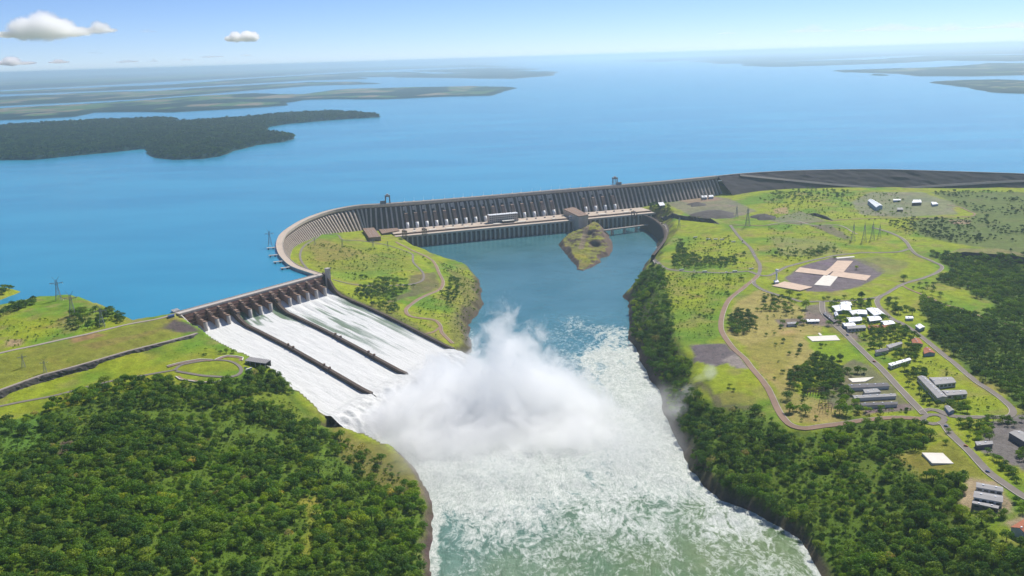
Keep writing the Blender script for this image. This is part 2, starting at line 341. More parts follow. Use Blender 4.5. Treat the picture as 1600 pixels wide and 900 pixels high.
# ground colours: what grows or lies where
gx, gy = gX, gY
g1 = fbm(gx, gy, 120, 21); g2 = fbm(gx, gy, 35, 22); g3 = fbm(gx, gy, 300, 23)
def mixc(a, b, f): f = np.clip(f, 0, 1)[..., None]; return a * (1 - f) + b * f
gcol = np.array([.25, .305, .02]) * np.ones(gx.shape + (1,)); gcol = mixc(gcol, np.array([.13, .24, .02]), sstep(.45, .7, g1)); gcol = mixc(gcol, np.array([.26, .23, .07]), sstep(.52, .72, g2) * .6)
def region(px, col, f=1., feather=8., mod=None):
    global gcol
    q = GG(px); x0, y0 = q[:, 0].min() - 30, q[:, 1].min() - 30; x1, y1 = q[:, 0].max() + 30, q[:, 1].max() + 30
    i0, i1 = np.searchsorted(GX, [x0, x1]); j0, j1 = np.searchsorted(GY, [y0, y1]); s = np.s_[j0:j1, i0:i1]
    d = sdf(gx[s], gy[s], q) + (g2[s] - .5) * feather * 2
    k = sstep(feather * .5, -feather * .5, d) * f
    if mod is not None: k = k * mod[s]
    gcol[s] = mixc(gcol[s], np.array(col), k)
FOREST_L = [(-120, 690), (0, 660), (60, 648), (90, 622), (124, 610), (173, 601), (220, 594), (254, 592), (280, 601), (341, 602), (362, 595), (392, 585), (419, 580), (440, 590), (452, 606), (472, 630), (500, 662), (540, 690), (575, 708), (622, 732), (652, 768), (664, 806), (660, 860), (655, 930), (650, 1060), (0, 1060), (-120, 900)]
FOREST_R = [(1016, 418), (1034, 424), (1044, 440), (1040, 455), (1047, 470), (1049, 500), (1053, 530), (1060, 555), (1080, 566), (1078, 585), (1068, 610), (1090, 620), (1110, 640), (1140, 640), (1185, 636), (1198, 655), (1232, 674), (1262, 676), (1300, 664), (1330, 650), (1365, 655), (1420, 655), (1442, 664), (1462, 684), (1436, 702), (1406, 712), (1440, 746), (1478, 742), (1508, 742), (1508, 770), (1492, 795), (1530, 812), (1545, 835), (1600, 850), (1760, 950), (1700, 1100), (1330, 1100), (1300, 900), (1262, 846), (1217, 815), (1130, 775), (1082, 742), (1075, 700), (1050, 660), (1042, 630), (1022, 598), (1012, 570), (1003, 545), (986, 525), (988, 480), (990, 452)]
FOREST_E = [(1446, 394), (1475, 400), (1540, 403), (1600, 407), (1800, 420), (1800, 700), (1640, 660), (1590, 636), (1556, 606), (1530, 590), (1505, 572), (1480, 550), (1448, 527), (1458, 512), (1440, 490), (1438, 470), (1452, 468), (1478, 486), (1510, 492), (1532, 492), (1548, 486), (1560, 480), (1545, 470), (1525, 466), (1510, 452), (1462, 442), (1470, 432), (1492, 426), (1480, 412)]
FOREST_N = [(1450, 300), (1600, 300), (1750, 310), (1750, 400), (1600, 402), (1560, 390), (1520, 385), (1480, 378), (1440, 368), (1420, 352), (1440, 340), (1510, 342), (1524, 334), (1500, 322), (1470, 308)]
SCRUB = [(1405, 345), (1440, 340), (1510, 345), (1530, 360), (1540, 378), (1480, 378), (1430, 368), (1380, 350)]
for fp, c in ((FOREST_L, (.085, .15, .018)), (FOREST_R, (.085, .15, .018)), (FOREST_E, (.08, .14, .025)), (FOREST_N, (.12, .16, .05))): region(fp, c, .9, 14)
region([(-120, 590), (0, 556), (130, 525), (272, 494), (300, 516), (202, 548), (66, 586), (-120, 640)], (.2, .21, .035), .8)
region([(0, 650), (90, 612), (200, 585), (330, 545), (420, 580), (260, 590), (95, 640)], (.25, .28, .02), .7)
region([(520, 668), (545, 679), (580, 692), (625, 711), (652, 738), (668, 778), (640, 782), (600, 772), (560, 738), (520, 700)], (.17, .15, .04), .85, 16)
region([(470, 780), (500, 775), (496, 810), (488, 870), (470, 870), (480, 820)], (.22, .24, .03), .9, 10)
region([(440, 600), (470, 640), (510, 665), (480, 672), (440, 640), (400, 630), (330, 636), (400, 612)], (.17, .22, .025), .8, 12)
region([(0, 660), (60, 650), (70, 690), (0, 730)], (.1, .2, .03), .9, 14)
region([(252, 513), (272, 499), (296, 506), (312, 517), (285, 520)], (.1, .085, .075), .95, 5)
region([(120, 540), (200, 525), (255, 512), (240, 522), (150, 545)], (.24, .18, .06), .6, 8)
region([(110, 528), (150, 520), (165, 524), (115, 536)], (.3, .17, .09), .8, 6)
region([(10, 530), (35, 530), (32, 540), (8, 542)], (.36, .25, .15), .9, 5)
region([(560, 395), (590, 398), (588, 425), (562, 420)], (.3, .26, .08), .6, 8)
region([(500, 425), (560, 405), (640, 420), (600, 430), (540, 440)], (.16, .26, .03), .6, 12)
region([(95, 690), (118, 686), (112, 706), (92, 710)], (.11, .08, .06), 1, 6)
region([(700, 420), (740, 440), (752, 470), (740, 500), (733, 540), (705, 540), (700, 500), (720, 470)], (.2, .2, .05), .9, 14)
region([(510, 450), (560, 470), (640, 500), (700, 540), (660, 525), (560, 480)], (.16, .17, .05), .8)
region([(470, 376), (540, 372), (590, 390), (640, 395), (640, 420), (560, 425), (500, 425), (470, 400)], (.21, .22, .03), .5, 14)
region([(480, 385), (500, 372), (570, 395), (540, 405), (500, 410)], (.26, .19, .07), .5, 16)
region([(640, 430), (680, 425), (690, 450), (650, 462), (600, 475), (640, 455)], (.13, .1, .07), .7, 10)
region([(1135, 525), (1150, 470), (1190, 450), (1230, 470), (1285, 500), (1272, 560), (1225, 620), (1190, 580), (1170, 545)], (.36, .29, .1), .85, 12)
region([(1160, 545), (1240, 520), (1225, 600), (1190, 575)], (.27, .25, .05), .8, 12)
region([(1210, 600), (1250, 615), (1320, 640), (1320, 662), (1240, 662), (1222, 640)], (.33, .28, .09), .8, 10)
region([(1080, 539), (1131, 536), (1150, 550), (1172, 575), (1140, 566), (1118, 572), (1086, 566)], (.15, .125, .13), 1, 3)
region([(1130, 562), (1148, 551), (1172, 576), (1150, 576)], (.27, .23, .21), 1, 4)
region([(1112, 620), (1140, 610), (1180, 620), (1182, 632), (1130, 632)], (.25, .23, .06), .8, 5)
region([(1085, 600), (1112, 620), (1120, 640), (1180, 640), (1178, 634), (1130, 632), (1098, 596)], (.12, .1, .07), .8, 5)
region([(1226, 436), (1250, 417), (1300, 402), (1340, 404), (1372, 414), (1384, 424), (1366, 437), (1340, 449), (1300, 456), (1262, 455), (1240, 446)], (.17, .14, .15), 1, 5)
region([(1335, 405), (1375, 400), (1420, 410), (1400, 430), (1375, 425)], (.2, .21, .07), .7, 10)
region([(1258, 524), (1308, 520), (1345, 560), (1318, 566), (1265, 545)], (.2, .3, .015), .9, 4)
region([(1260, 478), (1284, 474), (1300, 490), (1340, 520), (1345, 535), (1300, 512), (1258, 506), (1222, 512), (1210, 500), (1258, 496)], (.2, .16, .14), .9, 4)
region([(1306, 575), (1335, 562), (1362, 572), (1385, 590), (1400, 610), (1425, 638), (1400, 636), (1340, 640), (1300, 640), (1290, 610)], (.16, .15, .1), .8, 5)
region([(1350, 634), (1425, 630), (1425, 640), (1350, 648)], (.21, .165, .15), 1, 4)
region([(1545, 660), (1600, 645), (1750, 700), (1750, 800), (1600, 735), (1560, 715), (1525, 702)], (.17, .15, .155), .95, 5)
region([(1440, 705), (1480, 685), (1510, 715), (1545, 748), (1500, 742), (1440, 748), (1410, 714)], (.2, .2, .03), .9, 6)
region([(1512, 745), (1560, 752), (1580, 790), (1580, 805), (1535, 805), (1495, 790), (1505, 770)], (.4, .3, .2), .9, 4)
region([(1565, 815), (1600, 805), (1660, 830), (1620, 850)], (.4, .3, .2), .9, 4)
region([(1040, 318), (1110, 306), (1140, 310), (1180, 330), (1140, 342), (1080, 336)], (.2, .17, .15), .75, 14)
region([(1050, 312), (1110, 306), (1130, 312), (1080, 318)], (.3, .2, .14), .7, 10)
region([(1210, 326), (1230, 324), (1232, 334), (1210, 334)], (.4, .27, .16), .8, 6)
region([(1200, 345), (1250, 330), (1290, 345), (1250, 352)], (.19, .17, .16), .6, 8)
region([(1330, 315), (1360, 300), (1440, 300), (1490, 318), (1495, 335), (1400, 340), (1345, 335)], (.2, .2, .15), .75, 12)
region([(1265, 352), (1300, 352), (1330, 372), (1320, 374)], (.16, .13, .11), .8, 8)
region([(1200, 370), (1290, 375), (1330, 398), (1220, 400)], (.24, .24, .09), .6, 16)
region([(1480, 344), (1518, 344), (1516, 350), (1490, 350)], (.42, .3, .2), .8, 6)
region([(1500, 388), (1560, 388), (1600, 396), (1600, 402), (1480, 396)], (.24, .2, .1), .7, 6)
# rock on steep faces and along the water
gsl = np.hypot(*np.gradient(gH, 7.)); dr = sdf(gx, gy, RIVER)
gcol = mixc(gcol, np.array([.1, .078, .06]), np.maximum(sstep(.7, 1.15, gsl) * .85 * (gH < 100), sstep(11, 4, dr)))
gcol = mixc(gcol, np.array([.12, .1, .08]), sstep(5, 1, np.abs(gH - 118.6)) * (sdf(gx, gy, HILL) < 14) * (gy > SA[1] - 60) * .8)

# ------------------------------------------------------------------ ground, river, lake
link_ground = grid_mesh('ground', gX, gY, gH, M['ground'], cols={'col': gcol}, kind='structure')

def water_mats():
    t = NT('river_water'); foam = t.attr('foam'); grn = t.attr('green')
    warp = t.n('ShaderNodeTexNoise', {'Vector': t.scaled((.012, .012, .012)), 'Scale': 1., 'Detail': 3.}).outputs[1]
    wp = t.n('ShaderNodeVectorMath', {0: warp, 1: (30, 30, 0)}, operation='MULTIPLY').outputs[0]
    wp = t.n('ShaderNodeVectorMath', {0: t.pos(), 1: wp}, operation='ADD').outputs[0]
    a = t.noise(.11, 8, .74, t.scaled((1, .8, 1), .5, wp), .8); b = t.noise(.3, 7, .72, t.scaled((1, .45, 1), -.4, wp), .6)
    rid = t.math('ABSOLUTE', t.math('SUBTRACT', t.noise(.045, 6, .6, t.scaled((1, .6, 1), .3, wp), 1.2), .5)); rid = t.math('SUBTRACT', 1., t.math('MULTIPLY', rid, 7.), clamp=True)
    s = t.math('ADD', t.math('MULTIPLY', a, .5), t.math('MULTIPLY', b, .3)); s = t.math('ADD', s, t.math('MULTIPLY', rid, .2))
    big = t.noise(.011, 5, .62, t.scaled((1.6, .55, 1), .35, wp), .8)
    th = t.math('SUBTRACT', t.math('MULTIPLY_ADD', t.math('SUBTRACT', big, .5), -.55, 1.0), foam)
    k = t.n('ShaderNodeMapRange', {0: s, 1: th, 2: t.math('ADD', th, .3)}, interpolation_type='SMOOTHSTEP').outputs[0]
    k = t.math('MULTIPLY', k, t.ramp(foam, .02, .25))
    deep = t.mix(grn, (.06, .18, .22), (.12, .175, .07)); deep = t.mix(t.ramp(t.noise(.006, 4, .6, t.pos()), .35, .7), deep, t.mix(1., deep, (.65, .8, .8), 'MULTIPLY'))
    aer = t.mix(1., deep, (1.75, 1.75, 1.9), 'MULTIPLY'); deep = t.mix(t.math('MULTIPLY', foam, t.ramp(a, .35, .65)), deep, aer)
    deep = t.mix(t.ramp(foam, .75, 1.), deep, (.36, .42, .38))
    c = t.mix(k, deep, t.mix(t.ramp(t.math('ADD', t.math('MULTIPLY', b, .6), t.math('MULTIPLY', a, .4)), .36, .62), (.36, .42, .37), (.66, .68, .64)))
    h = t.math('ADD', t.math('MULTIPLY', b, foam), t.math('MULTIPLY', t.noise(.3, 5, .65, t.scaled((1, .5, 1), .3)), .25))
    t.princ(c, t.mix(k, (.12, .12, .12), (.8, .8, .8)), t.math('SUBTRACT', .5, t.math('MULTIPLY', foam, .3)), t.bump(h, 3.2, .8), IOR=1.33); M['river'] = t.m

    t = NT('lake_water'); p = t.pos()
    n1 = t.noise(.0009, 4, .55, t.scaled((1, 2.2, 1), .4)); n2 = t.noise(.05, 4, .6, t.scaled((1, 2., 1), -.3))
    c = t.mix(t.ramp(n1, .35, .65), (.02, .225, .37), (.032, .28, .43))
    t.princ(c, .22, .5, t.bump(n2, .9, .5), IOR=1.33); M['lake'] = t.m

    t = NT('white_water'); u = t.attr('along'); v = t.attr('across'); ga = t.attr('gap')
    vec = t.n('ShaderNodeCombineXYZ', {0: t.math('MULTIPLY', u, .012), 1: v, 2: 0.}).outputs[0]
    s1 = t.noise(.22, 6, .7, vec, .3); s2 = t.noise(.35, 6, .7, t.scaled((1, 1, 1)), .6); s3 = t.noise(.03, 4, .6, t.pos())
    s = t.math('ADD', t.math('MULTIPLY', s1, .6), t.math('ADD', t.math('MULTIPLY', s2, .25), t.math('MULTIPLY', s3, .15)))
    k = t.n('ShaderNodeMapRange', {0: s, 1: t.math('SUBTRACT', .28, t.math('MULTIPLY', ga, -.3)), 2: t.math('ADD', .52, t.math('MULTIPLY', ga, .3))}, interpolation_type='SMOOTHSTEP').outputs[0]
    c = t.mix(k, t.mix(ga, (.33, .37, .35), (.13, .19, .12)), (.68, .68, .665))
    t.princ(c, .75, .2, t.bump(t.math('ADD', s2, s1), 1.6, .7)); M['white'] = t.m
water_mats()

rx = np.arange(-420, 640, 4.); ry = np.arange(430, 3300, 4.); rX, rY = np.meshgrid(rx, ry); rd = sdf(rX, rY, RIVER)
fc = [(720, 760, .98, 0), (850, 720, .98, 0), (980, 640, .97, 0), (940, 560, .85, 0), (1020, 700, .9, .1), (760, 820, .6, .6), (900, 800, .62, .8), (1000, 790, .64, .8), (1100, 800, .66, .9), (700, 830, .54, .5), (690, 880, .46, .6), (800, 890, .48, .8), (900, 880, .48, .9), (1000, 890, .48, 1), (1100, 880, .5, 1), (1200, 860, .52, 1), (1250, 890, .5, 1), (780, 780, .85, .2), (1000, 740, .82, .3), (870, 760, .85, .2), (1060, 740, .86, .4), (1150, 800, .74, .9), (1050, 700, .95, .1), (1010, 620, .95, 0), (985, 560, .8, 0), (960, 520, .62, 0), (900, 500, .52, 0), (850, 515, .46, 0), (840, 560, .36, 0), (900, 540, .48, 0), (880, 575, .55, 0), (980, 500, .3, 0), (820, 500, .12, 0), (760, 540, .12, 0), (900, 480, .06, 0), (800, 470, .03, 0), (960, 470, .03, 0), (800, 420, .0, 0), (700, 400, .06, 0), (760, 385, .08, .1), (860, 375, .08, .1), (960, 400, .02, 0), (750, 600, .9, 0), (650, 650, 1, 0), (800, 620, .95, 0), (860, 600, .85, 0), (1000, 360, .05, .1), (700, 1000, .5, 1), (1000, 1000, .5, 1), (1300, 1000, .5, 1), (1300, 1200, .5, 1), (700, 1200, .5, 1)]
FP = np.array([P(u, v, 0) for u, v, *_ in fc]); wsum = 0; fo = 0; gr = 0
for (u, v, f_, g_), q in zip(fc, FP):
    k = 1 / ((rX - q[0]) ** 2 + ((rY - q[1]) * .6) ** 2 + 400) ** 1.6; wsum = wsum + k; fo = fo + k * f_; gr = gr + k * g_
fo /= wsum; gr /= wsum
shore = sstep(-26, -2, rd + (fbm(rX, rY, 14, 33, 3) - .5) * 16) * (.25 + .6 * sstep(2100, 1700, rY)); fo = np.maximum(fo, shore)
wv = (fbm(rX, rY, 34, 41, 3) - .5) * 5.5 + np.abs(fbm(rX + 7, rY * .6, 22, 44, 3) - .5) * -7 + 1.2
rZ = wv * np.clip(fo, 0.03, 1) * sstep(4, -20, rd)
river = grid_mesh('river', rX, rY, rZ, M['river'], keep=rd < 12, attrs={'foam': fo, 'green': gr}, kind='structure')

lake_poly = list(map(tuple, np.vstack([ROCK[::-1], LAKE_EDGE])[:, :2])) + [tuple(P(200, 508, 118)[:2]), tuple(P(0, 556, 118)[:2]), tuple(P(-500, 680, 118)[:2]), (-6000, 600), (-120000, 600), (-120000, 115000), (120000, 115000), (120000, 1500), (6000, 2300)]
lv = [Vector((x, y, 118.)) for x, y in lake_poly]; tri = geometry.tessellate_polygon([lv])
lk = MB().add(lv, tri).build('lake', M['lake']); tag(lk, kind='structure')
if lk.data.polygons[0].normal.z < 0: lk.data.flip_normals()

# ------------------------------------------------------------------ far shores
def far_mat():
    t = NT('far_land'); p = t.pos(); c = t.attr('col', 0)
    n1 = t.noise(.004, 5, .65, t.scaled((1, .5, 1))); n2 = t.noise(.025, 4, .7, t.scaled((1, .6, 1)))
    c = t.mix(1., c, t.math('MULTIPLY', t.math('MULTIPLY_ADD', n1, .9, .55), t.math('MULTIPLY_ADD', n2, 1.2, .4)), 'MULTIPLY')
    t.princ(c, .95, .1); return t.m
M['far'] = far_mat()
def far_land(name, px, nx, ny, top, field, seed, shore_w=40., rough=.5, z=LAKE):
    q = PP(px, z); x0, x1, y0, y1 = q[:, 0].min(), q[:, 0].max(), q[:, 1].min(), q[:, 1].max()
    X, Y = np.meshgrid(np.linspace(x0, x1, nx), np.linspace(y0, y1, ny)); s = max((x1 - x0) / nx, (y1 - y0) / ny)
    d = -sdf(X, Y, q) + (fbm(X, Y, s * 9, seed + 5, 3) - .5) * s * 3
    Z = z - 4 + np.clip(d / shore_w, -.2, 1) * (top + 4) + (fbm(X, Y, s * 3, seed, 3) - .5) * top * rough * (d > 0) + (fbm(X, Y, s * 40, seed + 1, 2) - .4) * top * 1.2 * sstep(0, s * 25, d)
    n1 = fbm(X, Y * .6, (x1 - x0) / 14, seed + 2, 3); n2 = fbm(X, Y * .5, (x1 - x0) / 30, seed + 3, 3)
    c = np.array([.014, .038, .03]) * np.ones(X.shape + (1,)); f = sstep(.66 - field * .3, .72 - field * .3, n1) * (field > 0) * sstep(s * 2, s * 6, d)
    c = mixc(c, mixc(np.array([.075, .14, .05]) * np.ones(X.shape + (1,)), np.array([.2, .17, .11]), sstep(.5, .56, n2)), f)
    c = mixc(c, np.array([.2, .16, .11]), sstep(s * .8, 0, d) * .5)
    return grid_mesh(name, X, Y, Z, M['far'], keep=d > -s * .6, cols={'col': c}, kind='structure')
ISLE = [(-260, 262), (0, 251), (56, 250), (124, 243), (180, 238), (225, 233), (228, 241), (240, 247), (270, 250), (319, 248.5), (349, 244), (367, 236), (405, 227), (450, 221), (465, 216), (457, 211), (427, 209.5), (416, 205), (424, 198), (454, 193.5), (525, 187.5), (596, 183), (590, 180), (525, 176), (450, 179), (375, 186), (300, 191), (264, 193), (279, 188), (262, 186), (187, 189), (150, 190), (75, 194), (0, 199), (-260, 206)]
far_land('wooded_island', ISLE, 420, 300, 15, 0, 60, 50)
far_land('far_shore', [(-300, 200), (0, 188), (56, 186), (124, 182), (150, 176), (200, 175), (262, 176), (337, 172), (412, 167.5), (453, 164.5), (446, 161), (480, 156), (520, 155), (600, 155.5), (700, 151), (770, 149.5), (790, 143), (808, 137.5), (740, 136), (640, 138), (560, 140), (520, 142), (470, 149), (400, 147), (300, 152), (200, 160), (100, 166), (0, 171), (-300, 182)], 500, 220, 22, .6, 70, 90)
far_land('far_shore', [(-300, 178), (0, 166), (100, 161), (200, 156), (300, 149), (400, 141), (487, 134), (600, 131), (560, 129), (487, 129.5), (400, 134), (300, 139.5), (250, 143), (150, 146), (0, 153), (-300, 162)], 420, 120, 25, .75, 80, 120)
far_land('far_shore', [(-300, 158), (0, 148), (150, 142.5), (300, 136), (400, 130.5), (470, 126), (600, 123), (657, 129), (560, 121), (640, 120), (700, 117), (640, 113), (560, 114), (420, 122), (250, 134), (0, 144), (-300, 152)], 420, 120, 30, .7, 90, 200)
far_land('far_shore', [(720, 122), (800, 123.5), (845, 119.5), (878, 113), (820, 111.5), (760, 113), (840, 108.5), (770, 107), (690, 109), (640, 111), (740, 115), (640, 117), (620, 121)], 260, 100, 26, .2, 100, 150)
far_land('far_shore', [(-400, 150), (0, 141), (200, 131.5), (420, 119), (560, 111), (720, 105), (840, 106), (740, 101.5), (600, 104.5), (400, 109), (200, 116), (0, 122), (-400, 134)], 420, 140, 40, .75, 110, 300)
far_land('far_shore', [(-600, 139), (0, 121), (300, 111.5), (600, 102.5), (760, 98.5), (700, 96.5), (400, 105), (0, 117.5), (-600, 135)], 300, 80, 60, .6, 115, 800)
far_land('far_shore', [(1447, 129), (1487, 134), (1530, 141), (1556, 145), (1600, 147), (1800, 152), (1800, 122), (1600, 127), (1560, 125.5), (1500, 126.5)], 300, 120, 16, .1, 120, 80)
far_land('far_shore', [(1303, 111), (1330, 113.5), (1400, 115.5), (1431, 119), (1520, 119.5), (1600, 117.5), (1800, 119), (1800, 98), (1600, 100), (1537, 99.5), (1500, 104), (1440, 107), (1380, 108.5)], 320, 120, 22, .15, 130, 120)
far_land('far_island', [(1356, 117.5), (1375, 119), (1394, 118), (1385, 116.3), (1362, 116)], 60, 30, 12, 0, 140, 100)
far_land('far_island', [(1312, 113), (1322, 114), (1330, 113.5), (1320, 112.4)], 40, 24, 10, 0, 142, 100)
far_land('far_shore', [(1160, 103), (1200, 104.5), (1240, 104), (1300, 102), (1400, 99), (1480, 94.5), (1560, 96), (1700, 94), (1700, 86), (1450, 87.5), (1360, 93.5), (1240, 96.5), (1160, 99)], 300, 100, 26, .2, 150, 200)
far_land('far_shore', [(1087, 97), (1120, 100), (1165, 99), (1240, 95), (1340, 91), (1420, 87), (1700, 83), (1700, 74), (1400, 80), (1240, 86.5), (1100, 93)], 300, 80, 32, .4, 160, 400)
far_land('far_shore', [(975, 96), (1020, 97.5), (1052, 95.8), (1200, 88), (1600, 75.5), (2200, 60), (2200, 55), (1600, 71), (1250, 82), (1050, 91.5)], 300, 80, 40, .3, 170, 700)

# ------------------------------------------------------------------ the concrete dam
def sweep(line, nrm, prof):                    # prof(i) -> [(offset to the right, z), ...]
    return [[(line[i][0] + nrm[i][0] * d, line[i][1] + nrm[i][1] * d, z) for d, z in prof(i)] for i in range(len(line))]
nD = len(DAM)
dam = tag(empty('concrete_dam', tuple(DAM[nD // 2])), 'long curved grey concrete gravity dam with ribbed face holding back the blue lake', 'dam')
FACE = .6
def face(z): return 5 + FACE * max(0, 112 - z)
MB().strip(sweep(DAM, DAMN, lambda i: [(face(30) - 6, 28), (face(30), 30), (face(60), 60), (face(90), 90), (5, 112), (5, 117)])).build('downstream_wall', M['dark_wall'], dam)  # dark colour paints the shade of the recesses between buttresses
MB().strip(sweep(DAM, DAMN, lambda i: [(5, 114), (8.5, 118), (8.5, 123.6), (-9.5, 123.6), (-9.5, 95)])).build('crest_head', M['concrete'], dam)
MB().strip(sweep(DAM, DAMN, lambda i: [(7.6, 123.7), (7.6, 124.2), (-8.6, 124.2), (-8.6, 123.7)])).build('crest_road', M['deck'], dam)
for a, b in ((7.7, 8.6), (-9.6, -8.7)):
    MB().strip(sweep(DAM, DAMN, lambda i: [(b, 123), (b, 125.3), (a, 125.3), (a, 123)])).build('parapet', M['concrete_light'] if a > 0 else M['concrete'], dam)
def dam_at(p): d = np.hypot(DAM[:, 0] - p[0], DAM[:, 1] - p[1]); return int(np.argmin(d))
pen_u = list(np.linspace(639.5, 867.5, 16)) + [917, 932, 947, 962]
pen_i = []
for i in range(1, nD - 1, 2):
    c, n = DAM[i], DAMN[i]; t = np.array([-n[1], n[0]]); zb = max(28, H(*(c[:2] + n * 45)) - 12); m = MB(); pr = [(6, 112.), (12.5, 106.), (face(zb) + 7, zb), (face(zb) - 3, zb)]; hw = 2.7
    L = [(c[0] + n[0] * d + t[0] * hw, c[1] + n[1] * d + t[1] * hw, z) for d, z in pr]; Rr = [(c[0] + n[0] * d - t[0] * hw, c[1] + n[1] * d - t[1] * hw, z) for d, z in pr]
    m.add(L + Rr, [(0, 1, 2, 3), (7, 6, 5, 4), (0, 4, 5, 1), (1, 5, 6, 2), (2, 6, 7, 3), (3, 7, 4, 0)]).build('buttress', M['concrete'], dam)
for u in pen_u:
    v = 360 - (u - 640) * .098; p = P(u, v, 40); i = dam_at(p); c = DAM[i][:2]; n = DAMN[i]; t = np.array([-n[1], n[0]])
    c = c + t * ((p[:2] - c) @ t)
    def q(d, z, a=0): return (c[0] + n[0] * d + t[0] * a, c[1] + n[1] * d + t[1] * a, z)
    m = MB(); hw = 5.4
    rows = [[q(d, z, -hw), q(d, z, hw)] for d, z in ((20, 92), (33, 90), (50.5, 60), (46, 56), (40, 52))]; m.strip(rows)
    for a in (-hw, hw): m.add([q(20, 92, a), q(33, 90, a), q(50.5, 60, a), q(46, 56, a), q(30, 56, a)], [(0, 1, 2, 3, 4)])
    po = m.build('penstock', M['brown_concrete'], dam)
    MB().bar(q(50, 61), q(58, 38), 5.6, 14).build('outlet_pipe', M['white_paint'], po, True)
    m = MB(); m.add([q(8.4, 111, -6), q(8.4, 111, 6), q(15, 98, 7), q(15, 98, -7), q(4, 98, -7), q(4, 98, 7)], [(0, 1, 2, 3), (0, 3, 4), (1, 5, 2), (3, 2, 5, 4)]).build('intake_head', M['concrete'], dam)

# ------------------------------------------------------------------ powerhouse at the foot of the dam
pw = tag(empty('powerhouse', tuple(PH(450, 40, 0))), 'low tan roofed powerhouse strung along the river at the dam foot', 'powerhouse')
S0, S1 = -52, 905
def phbox(m, s0, s1, d0, d1, z0, z1): return m.prism([PH(s0, d0, 0), PH(s1, d0, 0), PH(s1, d1, 0), PH(s0, d1, 0)], z0, z1)
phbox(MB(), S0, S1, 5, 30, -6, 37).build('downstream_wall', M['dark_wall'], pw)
phbox(MB(), S0, S1, 0, 30, 34.5, 39).build('lower_deck', M['deck'], pw)
phbox(MB(), S0, S1, 30.5, 112, 20, 43).build('upper_deck', M['deck'], pw)
phbox(MB(), S0, S1, 30.1, 31.2, 39, 44).build('deck_parapet', M['brown_concrete'], pw)
phbox(MB(), S0, S1, -.6, .5, 38, 40.2).build('deck_parapet', M['concrete_light'], pw)
for k, s in enumerate(np.arange(S0 + 4, S1 - 4, 17.)):
    phbox(MB(), s - 2.6, s + 2.6, -1.5, 5.5, -6, 34.4).build('pier', M['concrete'], pw)
    phbox(MB(), s + 5.6, s + 9, 3.2, 5.4, 4, 26).build('draft_tube_gate', M['roof_dark'], pw)
for s, wd in ((16, 10), (70, 26), (130, 30), (196, 16), (300, 24), (390, 30), (520, 12), (700, 30), (800, 20)):
    phbox(MB(), s, s + wd, 40, 52, 43.1, 44.6).build('roof_hatch', M['slab_white'], pw)
for s in np.arange(30, 860, 34): phbox(MB(), s - 3, s + 2, 76, 82, 43, 47).build('roof_vent', M['concrete_light'], pw)

